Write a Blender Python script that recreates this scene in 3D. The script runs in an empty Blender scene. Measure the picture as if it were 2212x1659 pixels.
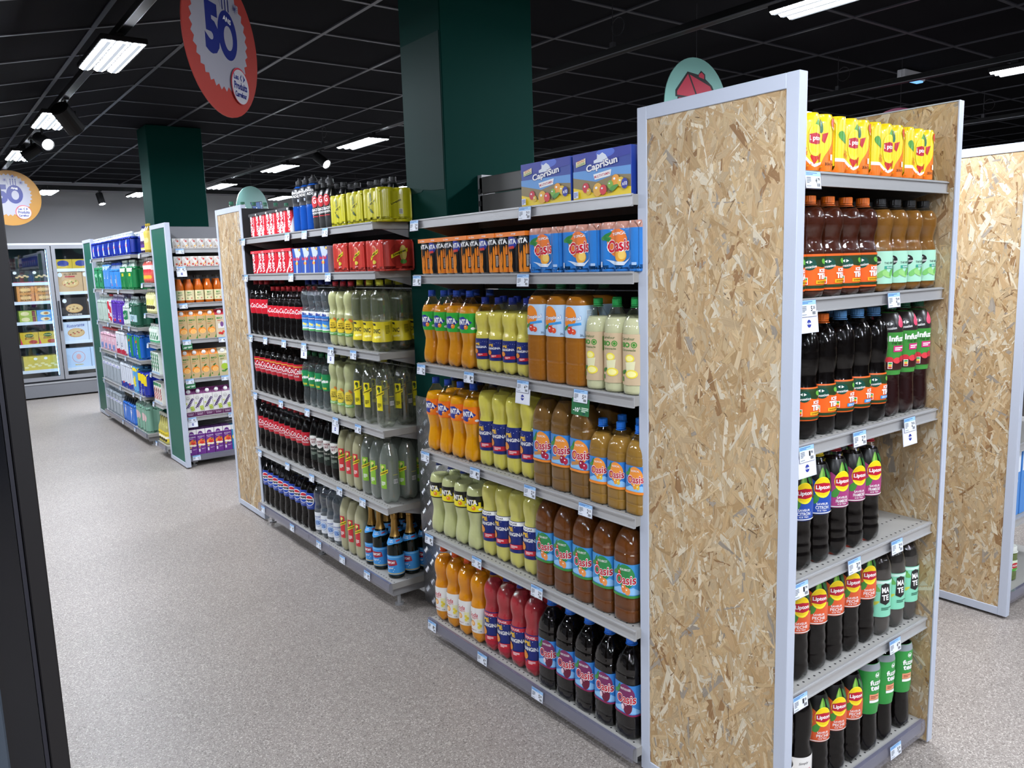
import bpy, bmesh, math, random
from mathutils import Vector, Matrix
R_ = random.Random(7)
PI = math.pi
S = bpy.context.scene
C = S.collection

# ------------------------------------------------------------------ camera
F_PX = 1726.05
YAW, PITCH, ROLL = 0.641250647, 0.148454263, -0.030331247
cam_d = bpy.data.cameras.new('camera')
cam_d.sensor_fit = 'HORIZONTAL'; cam_d.sensor_width = 36.0
cam_d.lens = F_PX / 2212 * 36.0
cam_d.clip_start = 0.02; cam_d.clip_end = 80
cam = bpy.data.objects.new('camera', cam_d); C.objects.link(cam)
fwd = Vector((math.sin(YAW)*math.cos(PITCH), math.cos(YAW)*math.cos(PITCH), -math.sin(PITCH)))
rgt = Vector((math.cos(YAW), -math.sin(YAW), 0)); upv = rgt.cross(fwd)
r2 = math.cos(ROLL)*rgt + math.sin(ROLL)*upv; u2 = -math.sin(ROLL)*rgt + math.cos(ROLL)*upv
m3 = Matrix((r2, u2, -fwd)).transposed()
cam.matrix_world = Matrix.Translation((0, 0, 1.6)) @ m3.to_4x4()
S.camera = cam

# ------------------------------------------------------------------ world, exposure, render tuning
w = bpy.data.worlds.new('world'); S.world = w; w.use_nodes = True
w.node_tree.nodes['Background'].inputs[0].default_value = (0.75, 0.85, 1.0, 1)
w.node_tree.nodes['Background'].inputs[1].default_value = 0.10
S.view_settings.view_transform = 'Standard'; S.view_settings.look = 'None'
S.view_settings.exposure = 0.22; S.view_settings.gamma = 1.0
S.view_settings.use_curve_mapping = False
LAMP = 215.0                      # emission of the ceiling luminaires
cy = S.cycles
cy.max_bounces = 5; cy.diffuse_bounces = 3; cy.glossy_bounces = 2; cy.transmission_bounces = 3
cy.transparent_max_bounces = 12; cy.caustics_reflective = False; cy.caustics_refractive = False
cy.sample_clamp_indirect = 4.0; cy.use_adaptive_sampling = True; cy.adaptive_threshold = 0.03
cy.use_denoising = True

# ------------------------------------------------------------------ materials
def lin(c):
    if isinstance(c, str):
        c = c.lstrip('#'); c = tuple(int(c[i:i+2], 16)/255 for i in (0, 2, 4))
        return tuple(x/12.92 if x <= .04045 else ((x+.055)/1.055)**2.4 for x in c) + (1,)
    return tuple(c[:3]) + (1,)
MATS = {}
def pbr(color, rough=.5, metal=0.0, spec=.5, coat=0.0):
    k = ('p', color, rough, metal, spec, coat)
    if k in MATS: return MATS[k]
    m = bpy.data.materials.new('paint'); m.use_nodes = True
    b = m.node_tree.nodes['Principled BSDF']
    b.inputs['Base Color'].default_value = lin(color); b.inputs['Roughness'].default_value = rough
    b.inputs['Metallic'].default_value = metal; b.inputs['Specular IOR Level'].default_value = spec
    b.inputs['Coat Weight'].default_value = coat; b.inputs['Coat Roughness'].default_value = .08
    MATS[k] = m; return m
def emis(color, strength):
    k = ('e', color, strength)
    if k in MATS: return MATS[k]
    m = bpy.data.materials.new('glow'); m.use_nodes = True; nt = m.node_tree
    nt.nodes.remove(nt.nodes['Principled BSDF'])
    e = nt.nodes.new('ShaderNodeEmission'); e.inputs[0].default_value = lin(color); e.inputs[1].default_value = strength
    nt.links.new(e.outputs[0], nt.nodes['Material Output'].inputs[0]); MATS[k] = m; return m
def film(tint=(1, 1, 1), solid=0.0, scol='#ffffff', base=.04, rough=.04, power=4.5, top=.85, bump=0.0, bscale=70.0):
    """thin clear plastic or glass: transparent, with a gloss that grows to the rim, and a share of solid colour"""
    k = ('f', tint, solid, scol, base, rough, power, top, bump, bscale)
    if k in MATS: return MATS[k]
    m = bpy.data.materials.new('clear'); m.use_nodes = True; nt = m.node_tree; N = nt.nodes; Lk = nt.links.new
    N.remove(N['Principled BSDF'])
    tr = N.new('ShaderNodeBsdfTransparent'); tr.inputs[0].default_value = tuple(tint)+(1,)
    gl = N.new('ShaderNodeBsdfGlossy'); gl.inputs[0].default_value = (1, 1, 1, 1); gl.inputs['Roughness'].default_value = rough
    lw = N.new('ShaderNodeLayerWeight'); lw.inputs[0].default_value = .5
    pw = N.new('ShaderNodeMath'); pw.operation = 'POWER'; pw.inputs[1].default_value = power
    mr = N.new('ShaderNodeMapRange'); mr.inputs[3].default_value = base; mr.inputs[4].default_value = top
    Lk(lw.outputs['Facing'], pw.inputs[0]); Lk(pw.outputs[0], mr.inputs[0])
    mx = N.new('ShaderNodeMixShader'); Lk(mr.outputs[0], mx.inputs[0])
    src = tr
    if solid > 0:
        df = N.new('ShaderNodeBsdfDiffuse'); df.inputs[0].default_value = lin(scol)
        tl = N.new('ShaderNodeBsdfTranslucent'); tl.inputs[0].default_value = lin(scol)
        a = N.new('ShaderNodeMixShader'); a.inputs[0].default_value = .4; Lk(df.outputs[0], a.inputs[1]); Lk(tl.outputs[0], a.inputs[2])
        s = N.new('ShaderNodeMixShader'); s.inputs[0].default_value = solid; Lk(tr.outputs[0], s.inputs[1]); Lk(a.outputs[0], s.inputs[2]); src = s
    if bump > 0:
        tc = N.new('ShaderNodeTexCoord'); no = N.new('ShaderNodeTexNoise'); no.inputs['Scale'].default_value = bscale; no.inputs['Detail'].default_value = 1.0; Lk(tc.outputs['Object'], no.inputs['Vector'])
        bp = N.new('ShaderNodeBump'); bp.inputs['Strength'].default_value = bump; bp.inputs['Distance'].default_value = .004; Lk(no.outputs[0], bp.inputs['Height']); Lk(bp.outputs[0], gl.inputs['Normal'])
    Lk(src.outputs[0], mx.inputs[1]); Lk(gl.outputs[0], mx.inputs[2])
    Lk(mx.outputs[0], N['Material Output'].inputs[0]); MATS[k] = m; return m
def cloudy(color, thin=.16):
    """juice and cloudy lemonade: diffuse with some light passing through"""
    k = ('c', color, thin)
    if k in MATS: return MATS[k]
    m = bpy.data.materials.new('juice'); m.use_nodes = True; nt = m.node_tree; N = nt.nodes; Lk = nt.links.new
    b = N['Principled BSDF']; b.inputs['Base Color'].default_value = lin(color); b.inputs['Roughness'].default_value = .35; b.inputs['Specular IOR Level'].default_value = .1
    tl = N.new('ShaderNodeBsdfTranslucent'); tl.inputs[0].default_value = lin(color)
    a = N.new('ShaderNodeMixShader'); a.inputs[0].default_value = thin
    Lk(b.outputs[0], a.inputs[1]); Lk(tl.outputs[0], a.inputs[2]); Lk(a.outputs[0], N['Material Output'].inputs[0])
    MATS[k] = m; return m
def tex_mat(name, build, rough=.6, spec=.4, metal=0.0):
    m = bpy.data.materials.new(name); m.use_nodes = True; nt = m.node_tree
    b = nt.nodes['Principled BSDF']; b.inputs['Roughness'].default_value = rough
    b.inputs['Specular IOR Level'].default_value = spec; b.inputs['Metallic'].default_value = metal
    build(nt, b); return m

# ------------------------------------------------------------------ objects
def obj(name, me, parent=None, mat=None, loc=None, rot=None):
    o = bpy.data.objects.new(name, me); C.objects.link(o)
    if mat is not None and me is not None and len(me.materials) == 0: me.materials.append(mat)
    if parent is not None: o.parent = parent
    if loc: o.location = loc
    if rot: o.rotation_euler = rot
    return o
def tag(o, label, cat, group=None):
    o['label'] = label; o['category'] = cat
    if group: o['group'] = group
    return o
def struct(o): o['kind'] = 'structure'; return o
def thing(name, label, cat, loc=(0, 0, 0), rz=0.0, group=None):
    o = bpy.data.objects.new(name, None); C.objects.link(o); o.empty_display_size = .05
    o.location = loc; o.rotation_euler = (0, 0, rz); return tag(o, label, cat, group)
def mesh(verts, faces, mats=(), midx=None, smooth=False, name='mesh'):
    me = bpy.data.meshes.new(name); me.from_pydata([tuple(v) for v in verts], [], faces); 
    for m in mats: me.materials.append(m)
    if midx: me.polygons.foreach_set('material_index', midx)
    if smooth: me.polygons.foreach_set('use_smooth', [True]*len(me.polygons))
    me.update(); return me
class MB:
    """collects boxes and tubes into one mesh"""
    def __init__(s): s.v = []; s.f = []; s.m = []
    def add(s, v, f, mi=0):
        n = len(s.v); s.v += [tuple(p) for p in v]; s.f += [tuple(i+n for i in q) for q in f]; s.m += [mi]*len(f); return s
    def box(s, x0, x1, y0, y1, z0, z1, mi=0, b=0.0):
        if b <= 0:
            v = [(x, y, z) for z in (z0, z1) for y in (y0, y1) for x in (x0, x1)]
            return s.add(v, [(0, 2, 3, 1), (4, 5, 7, 6), (0, 1, 5, 4), (2, 6, 7, 3), (0, 4, 6, 2), (1, 3, 7, 5)], mi)
        # chamfered on all edges: three shrunk face pairs
        v = []; 
        for sx in (0, 1):
            for sy in (0, 1):
                for sz in (0, 1):
                    X = (x0, x1)[sx]; Y = (y0, y1)[sy]; Z = (z0, z1)[sz]
                    dx = b if sx == 0 else -b; dy = b if sy == 0 else -b; dz = b if sz == 0 else -b
                    v += [(X, Y+dy, Z+dz), (X+dx, Y, Z+dz), (X+dx, Y+dy, Z)]
        I = lambda sx, sy, sz, k: (sx*4+sy*2+sz)*3+k
        f = [(I(0,0,0,0), I(0,0,1,0), I(0,1,1,0), I(0,1,0,0)), (I(1,0,0,0), I(1,1,0,0), I(1,1,1,0), I(1,0,1,0)),
             (I(0,0,0,1), I(1,0,0,1), I(1,0,1,1), I(0,0,1,1)), (I(0,1,0,1), I(0,1,1,1), I(1,1,1,1), I(1,1,0,1)),
             (I(0,0,0,2), I(0,1,0,2), I(1,1,0,2), I(1,0,0,2)), (I(0,0,1,2), I(1,0,1,2), I(1,1,1,2), I(0,1,1,2))]
        for a in (0, 1):
            for c in (0, 1):
                f += [(I(0,a,c,1), I(1,a,c,1), I(1,a,c,2), I(0,a,c,2)), (I(a,0,c,0), I(a,1,c,0), I(a,1,c,2), I(a,0,c,2)), (I(a,c,0,0), I(a,c,1,0), I(a,c,1,1), I(a,c,0,1))]
                for d in (0, 1): f.append((I(a,c,d,0), I(a,c,d,1), I(a,c,d,2)))
        return s.add(v, f, mi)
    def tube(s, p, q, r, n=10, mi=0, r1=None, caps=True):
        p = Vector(p); q = Vector(q); d = (q-p).normalized(); a = d.orthogonal().normalized(); b = d.cross(a); r1 = r if r1 is None else r1
        v = [p+(a*math.cos(2*PI*i/n)+b*math.sin(2*PI*i/n))*r for i in range(n)] + [q+(a*math.cos(2*PI*i/n)+b*math.sin(2*PI*i/n))*r1 for i in range(n)]
        f = [(i, (i+1) % n, n+(i+1) % n, n+i) for i in range(n)]
        if caps: f += [tuple(range(n-1, -1, -1)), tuple(range(n, 2*n))]
        return s.add(v, f, mi)
    def me(s, mats, smooth=False): 
        me = mesh(s.v, s.f, mats if isinstance(mats, (list, tuple)) else [mats], s.m, smooth)
        bm = bmesh.new(); bm.from_mesh(me); bmesh.ops.recalc_face_normals(bm, faces=bm.faces); bm.to_mesh(me); bm.free(); return me
    def obj(s, name, mats, parent=None, loc=None, rot=None, smooth=False): return obj(name, s.me(mats, smooth), parent, None, loc, rot)

# ------------------------------------------------------------------ flat print: text and shapes, wrapped on a surface
TXT = {}
def text_geo(t, shear=0.0, bold=.015):
    k = (t, shear, bold)
    if k in TXT: return TXT[k]
    cu = bpy.data.curves.new('t', 'FONT'); cu.body = t; cu.shear = shear; cu.offset = bold; cu.resolution_u = 3
    o = bpy.data.objects.new('t', cu); C.objects.link(o)
    me = bpy.data.meshes.new_from_object(o)
    v = [(p.co.x, p.co.y) for p in me.vertices]; f = [tuple(p.vertices) for p in me.polygons]
    x0 = min(a for a, b in v); x1 = max(a for a, b in v); y0 = min(b for a, b in v); y1 = max(b for a, b in v)
    v = [((a-x0)/(x1-x0)-.5, (b-y0)/(y1-y0)-.5) for a, b in v]
    bpy.data.objects.remove(o); bpy.data.curves.remove(cu); bpy.data.meshes.remove(me)
    TXT[k] = (v, f); return TXT[k]
def rotp(pts, u, v, rot):
    c, s = math.cos(math.radians(rot)), math.sin(math.radians(rot))
    return [(u+a*c-b*s, v+a*s+b*c) for a, b in pts]
# decals, all in millimetres about the centre of the print
def T(t, u, v, w_, h, col, rot=0, shear=0.0, bold=.015):
    vv, f = text_geo(t, shear, bold); return (rotp([(a*w_, b*h) for a, b in vv], u, v, rot), f, col)
def E(u, v, rx, ry, col, n=20, rot=0): return (rotp([(rx*math.cos(2*PI*i/n), ry*math.sin(2*PI*i/n)) for i in range(n)], u, v, rot), [tuple(range(n))], col)
def B(u, v, w_, h, col, rot=0): return (rotp([(-w_/2, -h/2), (w_/2, -h/2), (w_/2, h/2), (-w_/2, h/2)], u, v, rot), [(0, 1, 2, 3)], col)
def P(pts, col): return (list(pts), [tuple(range(len(pts)))], col)
def LF(u, v, l, wd, rot, col): 
    pts = [(l/2*math.cos(t), wd/2*math.sin(t)*(1-.35*math.cos(t))) for t in [2*PI*i/12 for i in range(12)]]
    return (rotp(pts, u, v, rot), [tuple(range(12))], col)
def LINES(u, v, w_, h, n, col): 
    out = []; vs = []; fs = []
    for i in range(n):
        y = v+h/2-h*(i+.5)/n; ww = w_*(1 if i < n-1 else .6); k = len(vs)
        vs += [(u-w_/2, y-h/n*.28), (u-w_/2+ww, y-h/n*.28), (u-w_/2+ww, y+h/n*.28), (u-w_/2, y+h/n*.28)]; fs.append((k, k+1, k+2, k+3))
    return (vs, fs, col)
def BARC(u, v, w_, h, col='#222222'):
    rr = random.Random(int(u*7+v*3)+5); vs = []; fs = []; x = u-w_/2
    while x < u+w_/2:
        b = w_*rr.choice((.03, .05, .07)); k = len(vs); vs += [(x, v-h/2), (x+b, v-h/2), (x+b, v+h/2), (x, v+h/2)]; fs.append((k, k+1, k+2, k+3)); x += b+w_*rr.choice((.04, .06))
    return (vs, fs, col)
def RING(u, v, r, w_, col, n=24):
    vs = [(u+rr*math.cos(2*PI*i/n), v+rr*math.sin(2*PI*i/n)) for rr in (r, r-w_) for i in range(n)]
    return (vs, [(i, (i+1) % n, n+(i+1) % n, n+i) for i in range(n)], col)
def STAR(u, v, r0, r1, n, col): return (([(u+(r0 if i % 2 else r1)*math.cos(PI*i/n), v+(r0 if i % 2 else r1)*math.sin(PI*i/n)) for i in range(2*n)]), [tuple(range(2*n))], col)
def sc(decals, ku, kv=None, du=0.0, dv=0.0):
    kv = ku if kv is None else kv
    return [([(a*ku+du, b*kv+dv) for a, b in d[0]], d[1], d[2]) for d in flat(decals)]
def fruit(u, v, r, col, hi='#ffffff'): return [E(u, v, r, r, col, 14), E(u-r*.3, v+r*.3, r*.28, r*.2, hi, 8)]
def flat(*ds):
    out = []
    for d in ds: out += d if isinstance(d, list) else [d]
    return out
def print_mesh(decals, mapf, du=None, dv=None, rough=.4, lay=.00025, clip=None, start=0):
    """decals -> one mesh with a material per colour; mapf(u, v, layer) in metres gives the point on the surface"""
    bm = bmesh.new(); mats = []
    for li, (vs, fs, col) in enumerate(decals):
        m = pbr(col, rough) if isinstance(col, str) else col
        if m not in mats: mats.append(m)
        mi = mats.index(m); y = (li+start)*lay
        bv = [bm.verts.new((a/1000, y, b/1000)) for a, b in vs]
        for f in fs:
            try: fc = bm.faces.new([bv[i] for i in f]); fc.material_index = mi
            except ValueError: pass
    def cuts(ax, d, c0=None, c1=None):
        xs = [v.co[ax] for v in bm.verts]
        if not xs: return
        k = math.floor(min(xs)/d)+1; no = Vector((0, 0, 0)); no[ax] = 1
        while k*d < max(xs)-1e-6:
            co = Vector((0, 0, 0)); co[ax] = k*d
            bmesh.ops.bisect_plane(bm, geom=bm.verts[:]+bm.edges[:]+bm.faces[:], dist=1e-6, plane_co=co, plane_no=no); k += 1
    if clip:
        for ax, val, sg in ((0, clip[0], -1), (0, clip[1], 1), (2, clip[2], -1), (2, clip[3], 1)):
            co = Vector((0, 0, 0)); co[ax] = val/1000; no = Vector((0, 0, 0)); no[ax] = sg
            bmesh.ops.bisect_plane(bm, geom=bm.verts[:]+bm.edges[:]+bm.faces[:], dist=1e-6, plane_co=co, plane_no=no, clear_outer=True)
    if du: cuts(0, du)
    if dv: cuts(2, dv)
    bm.normal_update()
    for f in bm.faces:
        if f.normal.y > 0: f.normal_flip()
    for v in bm.verts: v.co = Vector(mapf(v.co.x, v.co.z, v.co.y))
    for f in bm.faces: f.smooth = True
    me = bpy.data.meshes.new('print'); bm.to_mesh(me); bm.free()
    for m in mats: me.materials.append(m)
    return me
def flat_map(y): return lambda u, v, l: (u, y-l, v)
# ================================================================== THE ROOM
CEIL = 2.92
def floor_nodes(nt, b):
    N = nt.nodes; L = nt.links.new
    tc = N.new('ShaderNodeTexCoord')
    def vor(scale):
        v = N.new('ShaderNodeTexVoronoi'); v.inputs['Scale'].default_value = scale; L(tc.outputs['Object'], v.inputs['Vector']); return v
    def ramp(src, stops):
        r = N.new('ShaderNodeValToRGB'); r.color_ramp.interpolation = 'CONSTANT'
        while len(r.color_ramp.elements) < len(stops): r.color_ramp.elements.new(.5)
        for e, (p, c) in zip(r.color_ramp.elements, stops): e.position = p; e.color = lin(c)
        L(src, r.inputs[0]); return r
    v1 = vor(250); s1 = N.new('ShaderNodeSeparateColor'); L(v1.outputs['Color'], s1.inputs[0])
    r1 = ramp(s1.outputs[0], [(0, '#4a4644'), (.09, '#837e7a'), (.35, '#8d8884'), (.6, '#96918c'), (.88, '#c9c5c0')])
    v2 = vor(520); s2 = N.new('ShaderNodeSeparateColor'); L(v2.outputs['Color'], s2.inputs[0])
    r2 = ramp(s2.outputs[1], [(0, '#423e3c'), (.07, '#89847f'), (.93, '#d6d3ce')])
    mx = N.new('ShaderNodeMix'); mx.data_type = 'RGBA'; mx.inputs[0].default_value = .45
    L(r1.outputs[0], mx.inputs[6]); L(r2.outputs[0], mx.inputs[7])
    no = N.new('ShaderNodeTexNoise'); no.inputs['Scale'].default_value = 1.3; no.inputs['Detail'].default_value = 4; L(tc.outputs['Object'], no.inputs['Vector'])
    mr = N.new('ShaderNodeMapRange'); mr.inputs[1].default_value = .35; mr.inputs[2].default_value = .7; mr.inputs[3].default_value = .92; mr.inputs[4].default_value = 1.04; L(no.outputs[0], mr.inputs[0])
    m2 = N.new('ShaderNodeMix'); m2.data_type = 'RGBA'; m2.blend_type = 'MULTIPLY'; m2.inputs[0].default_value = 1
    L(mx.outputs[2], m2.inputs[6]); L(mr.outputs[0], m2.inputs[7])
    m4 = N.new('ShaderNodeMix'); m4.data_type = 'RGBA'; m4.blend_type = 'MULTIPLY'; m4.inputs[0].default_value = 1; m4.inputs[7].default_value = (1.07, 1.02, .98, 1)
    L(m2.outputs[2], m4.inputs[6]); L(m4.outputs[2], b.inputs['Base Color'])
M_FLOOR = tex_mat('speckled_vinyl', floor_nodes, .42, .45)
struct(obj('floor', MB().box(-5, 12, -6, 13.1, -.06, 0).me(M_FLOOR)))
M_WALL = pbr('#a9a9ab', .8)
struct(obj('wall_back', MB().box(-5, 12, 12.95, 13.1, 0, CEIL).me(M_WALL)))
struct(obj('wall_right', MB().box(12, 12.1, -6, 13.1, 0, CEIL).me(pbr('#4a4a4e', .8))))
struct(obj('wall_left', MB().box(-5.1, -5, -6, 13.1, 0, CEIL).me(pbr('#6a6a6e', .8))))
struct(obj('wall_front', MB().box(-5, 12, -6.1, -6, 0, CEIL).me(pbr('#6a6a6e', .8))))

# ceiling: a slab, dark tiles in a grey grid; left of x = 1.44 it slopes down
FX, SL = 1.44, .235; LX = FX-1.8*math.cos(math.atan(SL)); LZ = CEIL-1.8*math.sin(math.atan(SL))
ceil = struct(obj('ceiling', MB().add([(FX, -6, CEIL+.03), (12, -6, CEIL+.03), (12, 13.1, CEIL+.03), (FX, 13.1, CEIL+.03), (LX, -6, LZ+.03), (LX, 13.1, LZ+.03), (-5, -6, LZ+.03), (-5, 13.1, LZ+.03)], [(0, 1, 2, 3), (4, 0, 3, 5), (6, 4, 5, 7)]).me(pbr('#0a0a0c', .9))))
def tile_nodes(nt, b):
    N = nt.nodes; L = nt.links.new
    no = N.new('ShaderNodeTexNoise'); no.inputs['Scale'].default_value = 160; no.inputs['Detail'].default_value = 2
    cr = N.new('ShaderNodeValToRGB'); cr.color_ramp.elements[0].color = (.0018, .0018, .003, 1); cr.color_ramp.elements[1].color = (.005, .005, .0075, 1)
    L(no.outputs[0], cr.inputs[0]); L(cr.outputs[0], b.inputs['Base Color'])
M_TILE = tex_mat('ceiling_felt', tile_nodes, .95, .1)
M_GRID = pbr('#37383f', .45)
tile = MB().box(-.289, .289, -.289, .289, 0, .016, 0, .003).me(M_TILE)
ang = math.atan(SL); XS = [FX+.6*i for i in range(-3, 10)]
for i in range(-3, 10):
    for j in range(21):
        y = .22+.6*j+.3
        if i >= 0: obj('ceiling_tile', tile, ceil, None, (FX+.6*i+.3, y, CEIL+.004))
        else:
            d = (-i-.5)*.6
            obj('ceiling_tile', tile, ceil, None, (FX-d*math.cos(ang), y, CEIL+.004-d*math.sin(ang)), (0, -ang, 0))
far = MB()
for i in range(10, 17):
    for j in range(-10, 21):
        x = FX+.6*i+.3; y = .22+.6*j+.3; far.box(x-.289, x+.289, y-.289, y+.289, CEIL+.004, CEIL+.02)
o = far.obj('ceiling_tile', M_TILE, ceil); o['kind'] = 'stuff'
bw = .011
for i in range(-3, 17):                                   # runners along the aisle
    g = MB()
    if i >= 0: g.box(FX+.6*i-bw, FX+.6*i+bw, -6, 12.95, CEIL-.003, CEIL+.02)
    else:
        d = -i*.6; x = FX-d*math.cos(ang); z = CEIL-d*math.sin(ang); g.box(x-bw, x+bw, -6, 12.95, z-.003, z+.02)
    g.obj('grid_bar', M_GRID, ceil)
for j in range(-9, 22):                                   # cross bars
    y = .22+.6*j; g = MB().box(FX, 11.9, y-bw, y+bw, CEIL-.002, CEIL+.018)
    g.add([(FX, y-bw, CEIL-.002), (FX, y+bw, CEIL-.002), (LX, y+bw, LZ-.002), (LX, y-bw, LZ-.002), (FX, y-bw, CEIL+.018), (FX, y+bw, CEIL+.018), (LX, y+bw, LZ+.018), (LX, y-bw, LZ+.018)], [(0, 1, 2, 3), (4, 7, 6, 5), (0, 3, 7, 4), (1, 5, 6, 2)])
    g.obj('grid_bar', M_GRID, ceil)
struct(MB().box(-5, 12, 12.9, 12.96, 2.80, CEIL-.002).obj('trim_1', pbr('#9a9aa0', .6)))

# pillars
M_PIL = pbr('#02302a', .6, 0, .05)
def pillar(y0, y1, label, plate):
    t = thing('pillar', label, 'pillar', (2.08, (y0+y1)/2, 0), 0, 'green pillars')
    x0, x1 = 1.843-2.08, 2.32-2.08; h = (y1-y0)/2
    MB().box(x0, x1, -h, h, 0, CEIL, 0, .004).obj('shaft', M_PIL, t)
    if plate:
        mp = tex_mat('tread_plate', lambda nt, b: b.inputs['Base Color'].__setattr__('default_value', (.42, .43, .45, 1)), .32, .5, 1.0)
        p = MB(); p.box(x0-.006, x0-.001, -h-.006, h, .005, 1.01); p.box(x0-.006, x1+.006, -h-.006, -h-.001, .005, 1.01)
        p.obj('tread_plate', mp, t)
        g = MB(); r = random.Random(3)
        for k in range(21):
            for a in range(8):
                cyy = -h+.02+a*.046; czz = .03+k*.048; dirn = 1 if (a+k) % 2 else -1
                if czz > .99 or cyy > h-.01: continue
                for q in range(5):
                    off = (q-2)*.0078
                    c = Vector((x0-.006, cyy+off*.72*dirn*-1, czz+off*.72)); d = Vector((0, .7*dirn, .7))*.0155; nrm = Vector((0, -.7, .7*dirn))*.0026
                    top = Vector((-.0022, 0, 0))
                    g.add([c-d, c+nrm, c+d, c-nrm, c-d*.5+top, c+d*.5+top], [(0, 1, 4), (1, 5, 4), (1, 2, 5), (2, 3, 5), (3, 4, 5), (3, 0, 4)])
        o = g.obj('raised_bars', mp, t); o['kind'] = 'stuff'
        # lighter glossy film on the aisle face, its lower edge torn
        z0 = 1.92; pts = [(-h+.01, z0), (-.05, z0+.004), (.02, z0+.012), (.03, z0+.004), (.10, z0), (h-.01, z0+.006), (h-.01, 2.55), (-h+.01, 2.55)]
        v = [(x0-.002, a, b) for a, b in pts]+[(x0-.0004, a, b) for a, b in pts]
        n = len(pts); f = [tuple(range(n)), tuple(range(2*n-1, n-1, -1))]+[(i, n+i, n+(i+1) % n, (i+1) % n) for i in range(n)]
        MB().add(v, f).obj('film_sheet', pbr('#17332f', .6, 0, .1), t)
    return t
pillar(2.886, 3.216, 'near dark green square pillar with tread plate around its foot', True)
pillar(7.757, 8.09, 'far dark green square pillar behind the juice shelf', False)

# ================================================================== OSB AND GREEN END PANELS
def osb_nodes(nt, b):
    N = nt.nodes; L = nt.links.new
    at = N.new('ShaderNodeVertexColor'); at.layer_name = 'Col'
    uv = N.new('ShaderNodeUVMap'); uv.uv_map = 'UVMap'
    mp = N.new('ShaderNodeMapping'); mp.inputs['Scale'].default_value = (14, 420, 1); L(uv.outputs[0], mp.inputs[0])
    no = N.new('ShaderNodeTexNoise'); no.inputs['Scale'].default_value = 1.0; no.inputs['Detail'].default_value = 3; L(mp.outputs[0], no.inputs['Vector'])
    mr = N.new('ShaderNodeMapRange'); mr.inputs[1].default_value = .3; mr.inputs[2].default_value = .7; mr.inputs[3].default_value = .74; mr.inputs[4].default_value = .99; L(no.outputs[0], mr.inputs[0])
    m2 = N.new('ShaderNodeMix'); m2.data_type = 'RGBA'; m2.blend_type = 'MULTIPLY'; m2.inputs[0].default_value = 1
    L(at.outputs[0], m2.inputs[6]); L(mr.outputs[0], m2.inputs[7]); L(m2.outputs[2], b.inputs['Base Color'])
M_OSB = tex_mat('osb_strands', osb_nodes, .5, .35)
M_OSBBASE = pbr('#b3966e', .7)
M_FRAME = pbr('#b9c0ce', .4)
OSBPAL = ['#caac82', '#c3a478', '#cfb48c', '#c7ab80', '#be9f75', '#d4bd98', '#cdb38a', '#b8986c', '#c5ae8a', '#bfa681']
def flakes(y0, y1, z0, z1, x, n, seed):
    r = random.Random(seed); V = []; Fc = []; col = []; uv = []
    for k in range(n):
        big = r.random(); 
        l = r.uniform(.03, .15) if big < .7 else r.uniform(.012, .05); wd = r.uniform(.005, .024) if big < .7 else r.uniform(.0015, .005)
        cy_, cz = r.uniform(y0, y1), r.uniform(z0, z1); a = r.gauss(PI/2, .62); ca, sa = math.cos(a), math.sin(a)
        e1, e2, b1 = r.uniform(-.4, .4)*wd, r.uniform(-.4, .4)*wd, r.uniform(-.25, .25)*wd
        pts = [(-l/2+e1, -wd/2), (0, -wd/2+b1), (l/2+e2, -wd/2), (l/2-e2, wd/2), (0, wd/2+b1), (-l/2-e1, wd/2)]
        h0 = .0003+.0013*k/n; t1, t2 = r.uniform(-.5, .5)*.0012, r.uniform(-.5, .5)*.0010
        base = len(V); ok = r.uniform(0, 50)
        for p, q in pts:
            yy = min(max(cy_+p*ca-q*sa, y0), y1); zz = min(max(cz+p*sa+q*ca, z0), z1)
            V.append((x-max(.0001, h0+t1*p/(l/2)+t2*q/(wd/2)), yy, zz)); uv.append((p+ok, q+ok*.37))
        Fc += [(base, base+1, base+4, base+5), (base+1, base+2, base+3, base+4)]
        c = lin(r.choice(OSBPAL)); g = r.random(); s = r.uniform(.88, 1.08)
        if big > .84 and g < .45: c = lin(r.choice(('#80664a', '#97795a')))
        elif big > .7 and g < .5: c = lin('#e2d6be')
        elif g < .028: c = lin('#a4998a')
        elif g < .06: c = lin('#9a7650')
        elif g < .17: c = lin('#ddd0b6')
        col.append(tuple(min(1, q*s) for q in c[:3])+(1,))
    me = mesh(V, Fc, [M_OSB])
    la = me.color_attributes.new('Col', 'FLOAT_COLOR', 'CORNER'); ul = me.uv_layers.new(name='UVMap')
    cd = []; ud = []
    for fi, f in enumerate(Fc):
        for i in f: cd += col[fi//2]; ud += uv[i]
    la.data.foreach_set('color', cd); ul.data.foreach_set('uv', ud); me.update(); return me
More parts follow.
